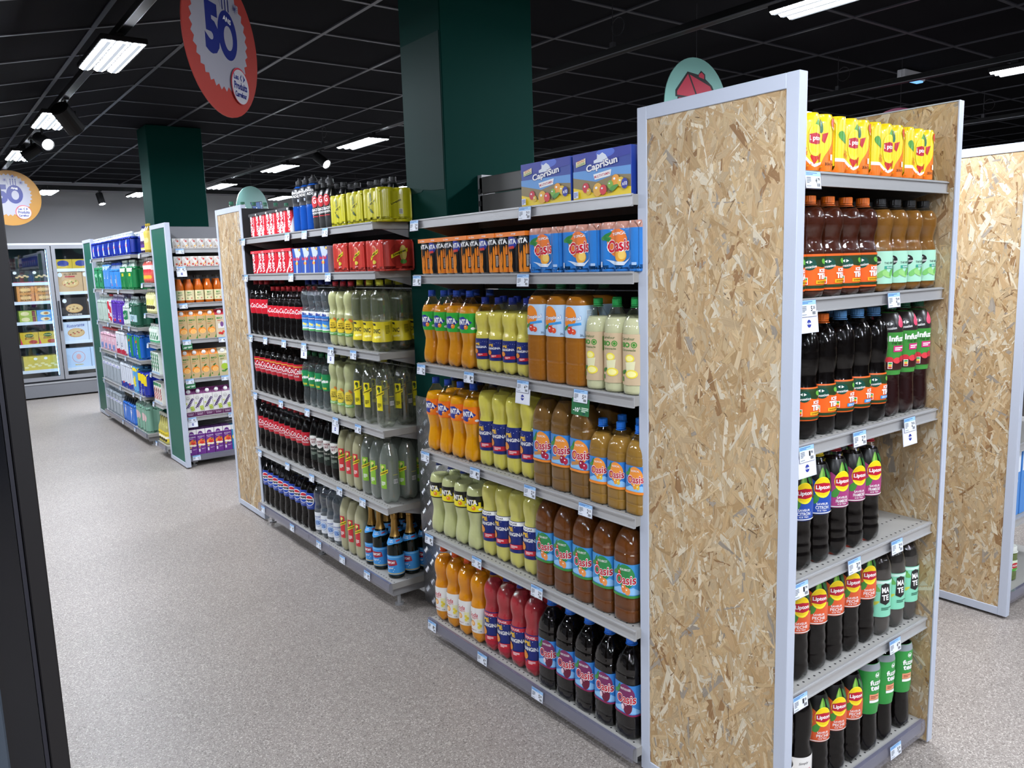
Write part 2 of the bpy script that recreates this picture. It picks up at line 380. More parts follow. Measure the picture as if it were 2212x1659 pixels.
def end_panel(name, label, x0, x1, y0, y1, h, board, n=0, seed=1, group=None, fw=.036, flush=False):
    """panel in the x = const plane; its visible face looks to -x"""
    t = thing(name, label, 'panel', ((x0+x1)/2, (y0+y1)/2, 0), 0, group); X0, X1, Y0, Y1 = x0-(x0+x1)/2, x1-(x0+x1)/2, y0-(y0+y1)/2, y1-(y0+y1)/2
    zb = .012
    if flush:                                    # the board lies over the frame on the visible side
        for a, b, c, d in ((Y0, Y0+fw, zb, h), (Y1-fw, Y1, zb, h), (Y0+fw, Y1-fw, h-fw, h), (Y0+fw, Y1-fw, zb, zb+fw)): MB().box(X0+.0125, X1, a, b, c, d, 0, .001).obj('frame_rail', M_FRAME, t)
        MB().box(X0+.0005, X0+.0125, Y0, Y0+.0035, zb, h).obj('edge_strip', M_FRAME, t); MB().box(X0+.0005, X0+.0125, Y0+.0035, Y1, h-.0035, h).obj('edge_strip', M_FRAME, t)
        bo = MB().box(X0+.003, X0+.0122, Y0+.0038, Y1, zb, h-.0038).obj('board', board, t)
        f = obj('wood_strands', flakes(Y0+.0045, Y1, zb+.002, h-.0045, X0+.003, n, seed), bo); f['kind'] = 'stuff'; return t
    MB().box(X0, X1, Y0, Y0+fw, zb, h, 0, .0015).obj('frame_rail', M_FRAME, t)
    MB().box(X0, X1, Y1-fw, Y1, zb, h, 0, .0015).obj('frame_rail', M_FRAME, t)
    MB().box(X0, X1, Y0+fw, Y1-fw, h-fw, h, 0, .0015).obj('frame_rail', M_FRAME, t)
    MB().box(X0, X1, Y0+fw, Y1-fw, zb, zb+fw, 0, .0015).obj('frame_rail', M_FRAME, t)
    bx = X0+.005
    bo = MB().box(bx, X1-.005, Y0+fw-.002, Y1-fw+.002, zb+fw-.002, h-fw+.002).obj('board', board, t)
    if n:
        f = obj('wood_strands', flakes(Y0+fw, Y1-fw, zb+fw, h-fw, bx, n, seed), bo); f['kind'] = 'stuff'
    return t
M_GREEN = pbr('#1f6150', .4, 0, .15)
end_panel('end_panel', 'tall chipboard end panel in white frame, nearest and largest, centre right', 1.69, 1.722, 1.125, 1.641, 2.022, M_OSBBASE, 9000, 1, 'chipboard end panels')
end_panel('end_panel', 'chipboard side panel right of the iced tea shelves, thin white edge', 2.503, 2.533, 1.139, 1.66, 2.034, M_OSBBASE, 7500, 2, 'chipboard end panels', flush=True)
end_panel('end_panel', 'chipboard end panel at the far right edge beyond the walkway', 3.67, 3.702, 1.365, 1.88, 2.028, M_OSBBASE, 6500, 3, 'chipboard end panels')
end_panel('end_panel', 'narrow chipboard end panel left of the cola shelves', 1.69, 1.722, 4.99, 5.50, 2.012, M_OSBBASE, 4500, 4, 'chipboard end panels')
end_panel('green_end_panel', 'green end panel in white frame beside the fruit juice shelves', 1.69, 1.727, 6.80, 7.30, 2.012, M_GREEN, 0, 1, 'green end panels')
end_panel('green_end_panel', 'farthest green end panel beside the freezer and water packs', 1.69, 1.727, 10.03, 10.53, 2.02, M_GREEN, 0, 1, 'green end panels')
MB2 = None

# ================================================================== SHELVING
M_STEEL = pbr('#9a9a9b', .42, .15); M_STEEL2 = pbr('#a3a19c', .45, .05); M_RAIL = pbr('#b4b4b4', .28, .3); M_UP = pbr('#2b2b2d', .5, .3)
M_BACK = pbr('#5a5a5c', .6, .1); M_STRIP = film((.86, .86, .93), .45, '#9a9aac', .06, .12)
M_HOLE = pbr('#0c0c0c', .9)
def shelving(label, loc, rz, W, D, zs, base, H, group=None, splits=(), side_gap=0.0, strip=.048, back='#3c3c3e', holes=()):
    t = thing('shelving_unit', label, 'shelving', loc, rz, group)
    t['W'] = W
    edges = [0]+list(splits)+[W]
    for k, z in enumerate(list(zs)+[base]):
        is_base = k == len(zs)
        for a, b in zip(edges[:-1], edges[1:]):
            sh = MB(); th = .03
            sh.box(a+.002, b-.002, .004, D, z-.004, z); sh.box(a+.002, a+.006, .004, D, z-th, z-.004); sh.box(b-.006, b-.002, .004, D, z-th, z-.004)
            sh.box(a+.002, b-.002, D-.006, D, z-th, z-.004)
            so = sh.obj('base_shelf' if is_base else 'shelf', M_STEEL2, t)
            if not is_base:
                r = MB(); r.box(a+.001, b-.001, 0, .004, z-.034, z+.002); r.box(a+.001, b-.001, -.005, 0, z-.034, z-.031); r.box(a+.001, b-.001, -.005, 0, z-.004, z-.0005)
                r.obj('price_rail', M_RAIL, so)
                if k < 5:
                    for xx in (a+.012, b-.012):
                        bk = MB().add([(xx-.0015, D, z-.03), (xx+.0015, D, z-.03), (xx+.0015, D, z-.11), (xx-.0015, D, z-.11), (xx-.0015, .05, z-.03), (xx+.0015, .05, z-.03)], [(0, 1, 5, 4), (3, 0, 4), (1, 2, 5), (2, 3, 4, 5)])
                        bk.obj('bracket', M_STEEL, so)
            else:
                r = MB(); r.box(a+.001, b-.001, 0, .004, z-strip, z+.002); r.obj('front_plinth', M_STEEL, so)
                p = MB(); n = 5
                for i in range(n):
                    za, zb_ = z+.004-(strip+.004)*i/n, z+.004-(strip+.004)*(i+1)/n; ya, yb = -.012-.004*math.sin(PI*i/n), -.012-.004*math.sin(PI*(i+1)/n)
                    p.add([(a+.003, ya, za), (b-.003, ya, za), (b-.003, yb, zb_), (a+.003, yb, zb_)], [(0, 1, 2, 3)])
                p.box(a+.003, b-.003, -.012, -.001, z+.002, z+.004)
                p.obj('price_strip', M_STRIP, so)
            if k in holes:
                hb = MB(); xx = a+.02; row = 0
                while xx < b-.01:
                    for yy in (.02, .09):
                        q = [(xx+.0035*math.cos(2*PI*i/8), yy+.0035*math.sin(2*PI*i/8), z+.0003) for i in range(8)]
                        hb.add(q, [tuple(range(8))])
                    xx += .026
                ho = hb.obj('punched_holes', M_HOLE, so); ho['kind'] = 'stuff'
    z = .1
    while z < H-.02:
        MB().box(.01, W-.01, D+.002, D+.02, z, min(z+.196, H), 0, .003).obj('back_panel', pbr(back, .6, .1), t); z += .2
    if side_gap: MB().box(-.006, -.002, .03, D+.02, .1, H).obj('added_end_sheet', pbr('#1c1c1e', .6), t)  # dark sheet added at the far end to keep stray light off the interior
    for x in [.0]+list(splits)+[W-.03]:
        u = MB(); u.box(x, x+.03, D+.002, D+.07, .0, H+.01)
        uo = u.obj('upright', M_STEEL, t)
        sl = MB(); z = .2
        while z < H-.03:
            for xx in (x+.006, x+.019): sl.box(xx, xx+.005, D-.0006, D+.0025, z, z+.022)
            z += .05
        s = sl.obj('upright_slots', M_HOLE, uo); s['kind'] = 'stuff'
    for x in [.05]+[q for q in splits]+[W-.05]:
        f = MB(); f.tube((x, .06, .004), (x, .06, base-.03), .009, 10); f.tube((x, .06, 0), (x, .06, .008), .022, 14); f.box(x-.02, x+.02, .02, D, max(.03, base-.075), base-.032)
        f.obj('foot', M_STEEL, t)
    return t
M90 = -PI/2
A_Z = [1.787, 1.568, 1.206, .838, .478]; A_B = .086
B_Z = [1.803, 1.587, 1.221, .864, .499]; B_B = .131
E_Z = [1.803, 1.492, 1.121, .757, .438]; E_B = .085
C_Z = [1.808, 1.664, 1.366, 1.068, .743, .420]; C_B = .094
K_Z = [1.793, 1.535, 1.270, 1.005, .743, .478]; K_B = .115
D_Z = [1.795, 1.472, 1.122, .812, .472]; D_B = .115
shelving('grey steel shelving bay of orange and fruit drinks, nearest on left aisle', (1.665, 2.883, 0), M90, 1.248, .335, A_Z, A_B, 1.97, holes=(2, 3, 4, 5), back='#5c5b58')
shelving('grey steel shelving of cola and lemonade left of the near pillar', (1.665, 4.985, 0), M90, 1.765, .335, B_Z, B_B, 1.99, splits=(.82,), holes=(4, 5), side_gap=1)
shelving('end shelving of iced tea between two chipboard panels', (1.728, 1.16, 0), 0, .772, .33, E_Z, E_B, 1.96, holes=(1, 2, 3, 4, 5), back='#8a6d48')
shelving('end shelving of fruit juice cartons facing the walkway', (1.732, 6.86, 0), 0, .76, .30, C_Z, C_B, 2.0, back='#7c7c80')
shelving('short shelving of juice bottles behind the green juice panel', (1.665, 7.64, 0), M90, .34, .335, K_Z, K_B, 1.95)
shelving('far shelving of bottled water packs', (1.665, 9.985, 0), M90, 1.985, .335, D_Z, D_B, 1.8, splits=(.95,))
shelving('shelving sliver with jars at the far right edge', (3.706, 1.40, 0), 0, .75, .33, [1.79, 1.45, 1.10, .76, .42], .085, 1.95)
# ================================================================== PRODUCT BUILDERS
def spline(pts, z):
    """smooth monotone-ish interpolation of (z, r) control points"""
    n = len(pts)
    if z <= pts[0][0]: return pts[0][1]
    for i in range(n-1):
        z0, a = pts[i]; z1, b = pts[i+1]
        if z <= z1:
            t = (z-z0)/(z1-z0) if z1 > z0 else 1
            def sl(j):
                if j <= 0 or j >= n-1: return 0
                d0 = (pts[j][1]-pts[j-1][1])/max(1e-6, pts[j][0]-pts[j-1][0]); d1 = (pts[j+1][1]-pts[j][1])/max(1e-6, pts[j+1][0]-pts[j][0])
                return 0 if d0*d1 <= 0 else 2*d0*d1/(d0+d1)
            h = z1-z0; m0, m1 = sl(i)*h, sl(i+1)*h
            return a*(2*t**3-3*t*t+1)+m0*(t**3-2*t*t+t)+b*(-2*t**3+3*t*t)+m1*(t**3-t*t)
    return pts[-1][1]
PROF = {
 'waist': [(0,.62),(.008,.78),(.03,.93),(.07,1),(.15,.99),(.26,.86),(.34,.80),(.42,.88),(.52,.99),(.58,1),(.72,1),(.78,.90),(.84,.66),(.89,.42),(.925,.31),(1,.30)],
 'cola': [(0,.62),(.008,.78),(.03,.93),(.08,1),(.18,.98),(.30,.88),(.36,.88),(.45,.98),(.50,1),(.64,1),(.72,.93),(.80,.70),(.87,.43),(.915,.31),(1,.30)],
 'bulb': [(0,.62),(.008,.78),(.03,.92),(.07,.99),(.20,1),(.46,1),(.50,.97),(.56,.86),(.60,.87),(.67,.98),(.73,1),(.78,.95),(.84,.72),(.89,.44),(.925,.31),(1,.30)],
 'square': [(0,.84),(.006,.93),(.02,.99),(.06,1),(.115,1),(.122,.95),(.13,1),(.235,1),(.25,.965),(.565,.965),(.58,1),(.65,1),(.658,.955),(.667,1),(.72,.97),(.79,.82),(.86,.55),(.905,.37),(.93,.335),(1,.33)],
 'square2': [(0,.84),(.006,.93),(.02,.99),(.06,1),(.20,1),(.21,.96),(.22,1),(.40,1),(.42,.965),(.44,.97),(.46,.965),(.79,.965),(.82,.95),(.86,.80),(.90,.55),(.93,.37),(.945,.34),(1,.33)],
 'straight': [(0,.80),(.008,.92),(.03,.99),(.06,1),(.66,1),(.70,.98),(.77,.87),(.84,.63),(.89,.42),(.92,.33),(1,.32)],
 'round': [(0,.62),(.008,.78),(.03,.93),(.07,1),(.55,1),(.60,1),(.67,.95),(.76,.76),(.84,.52),(.90,.34),(.93,.31),(1,.30)],
 'slim': [(0,.66),(.008,.80),(.03,.93),(.08,1),(.14,.99),(.17,.93),(.21,.97),(.25,.91),(.29,.95),(.36,.90),(.42,.93),(.52,1.0),(.62,1.0),(.72,.96),(.80,.84),(.87,.64),(.915,.46),(.94,.40),(1,.40)],
 'tea': [(0,.74),(.008,.86),(.03,.96),(.06,1),(.10,1),(.42,1),(.47,.98),(.54,.84),(.58,.82),(.64,.88),(.73,1),(.79,.99),(.85,.86),(.895,.62),(.92,.44),(.94,.40),(1,.40)],
 'tea2': [(0,.74),(.008,.86),(.03,.95),(.07,1),(.17,1),(.175,1),(.385,1),(.41,.97),(.47,.88),(.52,.88),(.58,.97),(.66,1),(.76,1),(.83,.90),(.88,.68),(.915,.45),(.94,.39),(1,.39)],
 'sleeve': [(0,.66),(.008,.8),(.03,.92),(.08,.96),(.2,.93),(.3,.88),(.38,.90),(.45,.97),(.55,.96),(.66,.99),(.76,1),(.82,.93),(.88,.70),(.915,.5),(.94,.42),(1,.42)],
 'champ': [(0,.9),(.006,.97),(.02,1),(.44,1),(.52,.95),(.60,.74),(.67,.52),(.74,.40),(.86,.35),(.90,.34),(.905,.40),(.96,.40),(.985,.36),(1,.28)],
 'sport': [(0,.84),(.01,.95),(.04,1),(.48,1),(.52,.95),(.56,.93),(.60,.98),(.76,1),(.82,.92),(.87,.68),(.90,.48),(.92,.44),(1,.42)],
 'jar_bottle': [(0,.88),(.01,.97),(.03,1),(.52,1),(.60,.95),(.72,.70),(.80,.55),(.88,.46),(.93,.44),(1,.44)],
 'small': [(0,.8),(.01,.95),(.04,1),(.40,1),(.48,.92),(.58,.94),(.66,1),(.74,.94),(.82,.7),(.89,.45),(.93,.36),(1,.36)],
 'jar': [(0,.9),(.02,.98),(.06,1),(.76,1),(.82,.95),(.86,.86),(.88,.84),(1,.84)],
}
def section(th, n):
    if n <= 2: return 1.0
    return (abs(math.cos(th))**n+abs(math.sin(th))**n)**(-1.0/n)
def lathe(prof, H, R, seg=32, z0=0.0, z1=1.0, dr=0.0, sq=2, petal=0.0, steps=30, close_top=False, close_bot=True, ribs=None):
    zs = sorted(set([z0, z1]+[p[0] for p in prof if z0 < p[0] < z1]+[z0+(z1-z0)*i/steps for i in range(steps+1)]))
    V = []; Fc = []
    for z in zs:
        r = spline(prof, z)*R-dr; bl = min(1, max(0, (.95-z)/.35)) if sq > 2 else 0
        for i in range(seg):
            th = 2*PI*i/seg; k = 1+(section(th, sq)-1)*bl
            if petal and z < .12: k *= 1-1.35*petal*(1-z/.12)**1.5*(.5+.5*math.cos(5*th))
            if ribs and ribs[0] < z < ribs[1]: k *= 1+ribs[2]*math.sin(z*H*1000/ribs[3]*2*PI+ribs[4]*th)
            zz = z*H
            if petal and z < .07: zz += (1-z/.07)*.085*R*(.5+.5*math.cos(5*th))*min(1.6, petal/.1)   # arches between the five feet
            V.append((r*k*math.sin(th), -r*k*math.cos(th), zz))
    n = len(zs)
    for a in range(n-1):
        for i in range(seg): j = (i+1) % seg; Fc.append((a*seg+i, a*seg+j, (a+1)*seg+j, (a+1)*seg+i))
    if close_bot: Fc.append(tuple(range(seg-1, -1, -1)))
    if close_top: Fc.append(tuple((n-1)*seg+i for i in range(seg)))
    return V, Fc
SHELL = film((.97, .98, .98), 0, '#ffffff', .06, .03, 4.5, .85, .28, 55)
SHELL_D = film((.93, .93, .93), 0, '#ffffff', .028, .06, 4.8, .7, .2, 40)
def bottle_type(desc, H, R, prof, liq, cap, lab=None, fill=.84, sq=2, petal=.16, name='soda_bottle', caph=.016, capr=None, shell=SHELL, ribs=None, neck=None, extra=None, grp=None):
    """lab = (z0, z1, band colour, decals, half width in mm or None for all round)"""
    p = PROF[prof]; d = {'desc': desc, 'H': H, 'R': R*(1.0 if sq <= 2 else 1.0), 'name': name, 'cat': 'bottle', 'parts': []}
    V, Fc = lathe(p, H, R, 32, 0, 1.0-.4*caph/H, 0, sq, petal, ribs=ribs); d['parts'].append(('shell', mesh(V, Fc, [shell], smooth=True)))
    if liq is not None:
        V, Fc = lathe(p, H, R, 28, .004, fill, .0014, sq, petal, 22, True, ribs=ribs); V = [(x, y, z+.001) for x, y, z in V]
        me = mesh(V, Fc, [liq], smooth=True); me.polygons[len(me.polygons)-1].use_smooth = False; d['parts'].append(('liquid', me))
    # cap with fine ridges, and the collar ring below it
    cr = capr or spline(p, .97)*R+.0018; m = MB(); n = 36; zc = H-caph
    for (za, zb, ra, rb, rid) in ((zc, H-.0015, cr, cr, 1),):
        v = []
        for z, rr in ((za, ra), (zb, rb)):
            v += [(rr*(1-.035*(i % 2)*rid)*math.sin(2*PI*i/n), -rr*(1-.035*(i % 2)*rid)*math.cos(2*PI*i/n), z) for i in range(n)]
        v += [((cr-.0015)*math.sin(2*PI*i/n), -(cr-.0015)*math.cos(2*PI*i/n), H) for i in range(n)]
        m.add(v, [(i, (i+1) % n, n+(i+1) % n, n+i) for i in range(n)]+[(n+i, n+(i+1) % n, 2*n+(i+1) % n, 2*n+i) for i in range(n)]+[tuple(2*n+i for i in range(n)), tuple(range(n-1, -1, -1))])
    m.tube((0, 0, zc-.0045), (0, 0, zc-.0012), cr*.985, 24); m.tube((0, 0, zc-.0085), (0, 0, zc-.007), cr*1.12, 24)
    cm = pbr(cap, .35) if isinstance(cap, str) else cap
    d['parts'].append(('cap', m.me(cm)))
    if extra: d['parts'] += extra
    if lab:
        z0, z1, band, dec, half = lab[:5]; us = (lab[5] if len(lab) > 5 else 0)/1000; zc = (z0+z1)/2*H
        Rr = spline(p, (z0+z1)/2)*R
        def mf(u, v, l):
            th = (u+us)/Rr; z = (zc+v)/H; bl = min(1, max(0, (.95-z)/.35)) if sq > 2 else 0
            r = spline(p, z)*R*(1+(section(th, sq)-1)*bl)+.0007+l
            return (r*math.sin(th), -r*math.cos(th), zc+v)
        hw = (PI*Rr*1000 if half is None else half); hh = (z1-z0)*H*500
        ds = flat(B(0, 0, 2*hw, 2*hh, band), *dec) if band else flat(*dec)
        me = print_mesh(ds, mf, du=2*PI*Rr/40, dv=.012, rough=.32, lay=.00014, clip=(-hw, hw, -hh, hh) if band else None)
        d['parts'].append(('label', me))
    return d
def put(t, x, y, z, rz, label, group=None, jit=6.0):
    o = thing(t['name'], label, t['cat'], (x, y, z), rz+math.radians(R_.uniform(-jit, jit)), group)
    for nm, me in t['parts']: 
        if callable(me): me(o)
        else: obj(nm, me, o)
    return o

# shrink-wrapped pack of cans: scalloped body under a printed film
def pack_type(desc, n, pitch, depth, H, side, top, decals, endd=None, name='can_pack', topcol=None, film_rough=.22, rows=2, shoulder=.012, necks=None, can_top='#b9bcc0'):
    W = n*pitch; d = {'desc': desc, 'H': H, 'R': W/2, 'W': W, 'name': name, 'cat': 'drink pack', 'parts': []}
    def dent(u, p_):
        x = min(abs((u/p_) % 1.0-.5)*2, .999); return min(p_/2*(1-math.sqrt(1-x*x)), p_*.10)
    N = n*12; pd = depth/rows; N2 = rows*10
    def full(u, p_): x = min(abs((u/p_) % 1.0-.5)*2, .999); return p_/2*(1-math.sqrt(1-x*x))
    def outline(e):
        """perimeter; e = 0 stretched film, e = 1 drawn in between the cans"""
        q = []; dd = lambda u, p_: dent(u, p_)*(1-e)+min(full(u, p_), p_*.36)*e
        for i in range(N): u = -W/2+W*i/N; q.append((u, -depth/2+dd(u+W/2, pitch)))
        for i in range(N2): v = -depth/2+depth*i/N2; q.append((W/2-dd(v+depth/2, pd), v))
        for i in range(N): u = W/2-W*i/N; q.append((u, depth/2-dd(u+W/2, pitch)))
        for i in range(N2): v = depth/2-depth*i/N2; q.append((-W/2+dd(v+depth/2, pd), v))
        return [rnd(*p) for p in q]
    # round the four corners
    rc = pitch*.42
    def rnd(x, y):
        ax, ay = abs(x)-(W/2-rc), abs(y)-(depth/2-rc)
        if ax > 0 and ay > 0:
            q = max(ax, ay)/math.hypot(ax, ay)*1.0; q = min(q*rc/ max(ax, ay) if max(ax, ay) > 0 else 1, 1); f = rc/math.hypot(ax, ay); f = min(f, 1)
            return (math.copysign(W/2-rc+ax*f, x), math.copysign(depth/2-rc+ay*f, y))
        return (x, y)
    K = 2*N+2*N2
    rings = [(0, .955), (.006, .995), (.02, 1), (H*.06, 1), (H*.10, 1), (H*.13, 1), (H*.82, 1), (H*.86, 1), (H*.91, 1), (H-shoulder*.8, 1), (H-shoulder*.5, .985), (H-.001, .94), (H, .92)]
    V = []; Fc = []; mi = []
    zt = H*(1-.14) if topcol else 9
    if topcol: rings = [(0, .955), (.006, .995), (.02, 1), (H*.06, 1), (H*.10, 1), (H*.13, 1), (H*.82, 1), (zt, 1), (zt+.0005, 1)]+rings[8:]
    for z, s in rings:
        ins = (1-s)*pitch*.5; fz_ = z/H; per = outline(max(0, min(1, (fz_-.86)/.10), min(1, (.10-fz_)/.08)))
        for x, y in per: V.append((x-math.copysign(min(abs(x), ins), x), y-math.copysign(min(abs(y), ins), y), z))
    for a in range(len(rings)-1):
        for i in range(K): Fc.append((a*K+i, a*K+(i+1) % K, (a+1)*K+(i+1) % K, (a+1)*K+i)); mi.append(1 if rings[a][0] >= zt else 0)
    Fc.append(tuple(range(K-1, -1, -1))); mi.append(0); Fc.append(tuple((len(rings)-1)*K+i for i in range(K))); mi.append(1 if topcol else 0)
    d['parts'].append(('film_wrap', mesh(V, Fc, [pbr(side, film_rough, 0, .5, .35), pbr(topcol or side, film_rough, 0, .5, .35)], mi, True)))
    def mf(u, v, l):
        fz_ = v/H+.5; e = max(0, min(1, (fz_-.86)/.10), min(1, (.10-fz_)/.08)); x, y = rnd(u, -depth/2+dent(u+W/2, pitch)*(1-e)+min(full(u+W/2, pitch), pitch*.36)*e); return (x, y-.0009-l, v+H/2)
    if decals: d['parts'].append(('print', print_mesh(flat(*decals), mf, du=pitch/12, rough=.25, lay=.00015, clip=(-W*494, W*494, -H*478, H*(356 if topcol else 440)), dv=H/26)))
    if endd:
        def me_(u, v, l): x, y = W/2-dent(u+depth/2, pd), u; return (x+.0008+l, y, v+H/2)
        d['parts'].append(('end_print', print_mesh(flat(*endd), me_, du=pd/10, rough=.25, lay=.00015)))
    if necks:
        col, capc, nh, nr = necks; m = MB(); c = MB()
        for i in range(n):
            for j in range(rows):
                x = -W/2+pitch*(i+.5); y = -depth/2+pd*(j+.5)
                m.tube((x, y, H-.004), (x, y, H+nh*.55), pitch*.42, 12, 0, nr, False); m.tube((x, y, H+nh*.55), (x, y, H+nh*.7), nr, 10, 0, nr*.9, False)
                c.tube((x, y, H+nh*.68), (x, y, H+nh), nr*1.12, 12)
        d['parts'].append(('bottle_shoulders', m.me(film((.9, .95, .97), .35, col), True))); d['parts'].append(('bottle_caps', c.me(pbr(capc, .4))))
    return d
# open carton of separate cans under a card sleeve
CANP = [(0,.80),(.015,.88),(.05,1),(.90,1),(.955,.90),(.975,.86),(.985,.90),(1,.88)]
def cans_type(desc, n, r, H, base, decals, sleeve, name='can_pack', rows=2, sleeve_h=.014, sleeve_dec=None, trim='#b8bcc2'):
    pitch = 2*r+.0012; W = n*pitch; dp = rows*pitch; d = {'desc': desc, 'H': H, 'R': W/2, 'W': W, 'name': name, 'cat': 'drink pack', 'parts': []}
    V, Fc = lathe(CANP, H, r, 20, steps=6, close_top=True); zmid = [sum(V[i][2] for i in f)/len(f) for f in Fc]
    me = mesh(V, Fc, [pbr(base, .28, .1), pbr(trim, .3, .9)], [1 if z > H*.93 or z < H*.035 else 0 for z in zmid], True)
    def mf(u, v, l): th = u/r; rr = spline(CANP, (v+H/2)/H)*r+.0005+l; return (rr*math.sin(th), -rr*math.cos(th), v+H/2)
    prints = [print_mesh(flat(*dd), mf, du=.006, rough=.3, lay=.00012, clip=(-PI*r*999, PI*r*999, -H*462, H*440)) for dd in decals]
    def mk(root):
        for i in range(n):
            for j in range(rows):
                c = obj('can', me, root, None, (-W/2+pitch*(i+.5), -dp/2+pitch*(j+.5), 0))
                if j == 0 or i == n-1: obj('print', prints[(i+j) % len(prints)], c)
        m = MB(); m.box(-W/2-.001, W/2+.001, -dp/2-.001, dp/2+.001, H-sleeve_h*.2, H+.0015); m.box(-W/2-.001, W/2+.001, -dp/2-.0016, -dp/2-.0004, H-sleeve_h, H+.0015)
        m.box(W/2+.0003, W/2+.0016, -dp/2-.001, dp/2+.001, H-sleeve_h, H+.0015)
        so = m.obj('card_sleeve', pbr(sleeve, .5), root)
        if sleeve_dec: obj('print', SLV[desc], so)
    if sleeve_dec: SLV[desc] = print_mesh(flat(*sleeve_dec), lambda u, v, l: (u, -dp/2-.002-l, v+H-sleeve_h/2), rough=.5)
    d['parts'].append(('cans', mk)); return d
SLV = {}
# printed card box
def box_type(desc, W, D, H, col, decals, name='drink_carton', cat='carton', end=None, top=None, rough=.38):
    d = {'desc': desc, 'H': H, 'R': W/2, 'W': W, 'name': name, 'cat': cat, 'parts': []}
    d['parts'].append(('box', MB().box(-W/2, W/2, -D/2, D/2, 0, H, 0, .0015).me(pbr(col, rough))))
    d['parts'].append(('print', print_mesh(flat(*decals), lambda u, v, l: (u, -D/2-.0005-l, v+H/2), rough=rough, lay=.00018, clip=(-W*499, W*499, -H*499, H*499))))
    if end: d['parts'].append(('end_print', print_mesh(flat(*end), lambda u, v, l: (W/2+.0005+l, u, v+H/2), rough=rough, lay=.00018)))
    return d
# gable-top juice carton with a screw cap on the sloping roof
def gable_type(desc, W, D, H, col, roof, decals, cap='#f2f2f2', name='juice_carton'):
    d = {'desc': desc, 'H': H, 'R': W/2, 'W': W, 'name': name, 'cat': 'carton', 'parts': []}; hb = H*.80; hr = H*.955
    m = MB().box(-W/2, W/2, -D/2, D/2, 0, hb)
    d['parts'].append(('body', m.me(pbr(col, .4))))
    g = MB().add([(-W/2, -D/2, hb), (W/2, -D/2, hb), (W/2, D/2, hb), (-W/2, D/2, hb), (-W/2, -.002, hr), (W/2, -.002, hr), (W/2, .002, hr), (-W/2, .002, hr)], [(0, 1, 5, 4), (2, 3, 7, 6), (1, 2, 6, 5), (3, 0, 4, 7)])
    g.box(-W/2, W/2, -.002, .002, hr-.001, H); d['parts'].append(('gable', g.me(pbr(roof, .4))))
    n = Vector((0, -(hr-hb), D/2)).normalized(); c = Vector((0, -D/4, (hb+hr)/2))
    k = MB().tube(c, c+n*.006, .017, 20); k.tube(c+n*.006, c+n*.016, .0145, 20); d['parts'].append(('cap', k.me(pbr(cap, .35))))
    d['parts'].append(('print', print_mesh(flat(*decals), lambda u, v, l: (u, -D/2-.0005-l, v+hb/2), rough=.4, lay=.00018, clip=(-W*498, W*498, -hb*499, hb*499))))
    return d
ORD = ['first', 'second', 'third', 'fourth', 'fifth', 'sixth', 'seventh', 'eighth', 'ninth', 'tenth']
NUM = ['zero', 'one', 'two', 'three', 'four', 'five', 'six', 'seven', 'eight', 'nine', 'ten']
BEH = ['%s standing behind the %s front one', '%s third deep behind the %s front one', '%s fourth deep behind the %s front one']
def name_row(t, i, n):
    if n == 1: return 'single %s, front row' % t['desc']
    if i == 0: return 'leftmost of the %s %s, front row' % (NUM[n], t['desc'] + ('s' if not t['desc'].endswith('s') else ''))
    if i == n-1: return 'rightmost of the %s %s, front row' % (NUM[n], t['desc'] + ('s' if not t['desc'].endswith('s') else ''))
    return '%s from left of the %s %s, front row' % (ORD[i], NUM[n], t['desc'] + ('s' if not t['desc'].endswith('s') else ''))
def rowX(t, ys, z, front=1.665, back=1, gap=.022, jit=6.0, stagger=None):
    """a facing on the aisle side: front looks to -x, ys run from far (left in view) to near"""
    n = len(ys); g = t['desc'] + ' facing'; r = t['R'] if t['cat'] == 'bottle' else t.get('D', .12)/2
    for i, y in enumerate(ys):
        put(t, front+gap+r, y, z, M90, name_row(t, i, n), g, jit)
        for b in range(back):
            put(t, front+gap+r+(2*r+.004)*(b+1), y+R_.uniform(-.003, .003), z, M90, BEH[b] % (t['desc'], ORD[i]), g, jit)
def rowY(t, xs, z, front=1.16, back=1, gap=.0, jit=6.0):
    n = len(xs); g = t['desc'] + ' facing'; r = t['R'] if t['cat'] == 'bottle' else t.get('D', .12)/2
    for i, x in enumerate(xs):
        put(t, x, front+gap+r, z, 0, name_row(t, i, n), g, jit)
        for b in range(back): put(t, x+R_.uniform(-.003, .003), front+gap+r+(2*r+.004)*(b+1), z, 0, '%s standing behind the %s front one' % (t['desc'], ORD[i]), g, jit)
# ================================================================== PRODUCTS
W_ = '#f4f4f2'; K_ = '#141416'; NAVY = '#1b2a73'; REDW = '#c81e32'
def oasis(circ, stripe, extra, hh=54, word='TROPICAL'):
    """label print for a square bottle; hh = half height of the label in mm"""
    core = flat(E(0, 8, 29, 24, circ), LF(-26, 20, 24, 9, 60, '#2f7d3a'), LF(-33, 14, 22, 8, 20, '#3d8f45'), P([(-46, -22), (-20, -14), (0, -18), (24, -12), (46, -22), (46, -27), (-46, -27)], '#8fc4ee'), extra,
        T('Oasis', 0, 2, 66, 21, W_, 4, .1, .05), T('Oasis', 0, 2, 63, 18, '#c4142c', 4, .1, .02), T(word, 0, 22, 34, 4.5, W_, 3), B(52, 4, 10, 22, '#dfe9f2'), LINES(52, 4, 8, 20, 9, '#4a5a6a'))
    return sc(core, 1.02*hh/54, hh/33.0)+[B(0, -hh+4, 500, 8, stripe)]
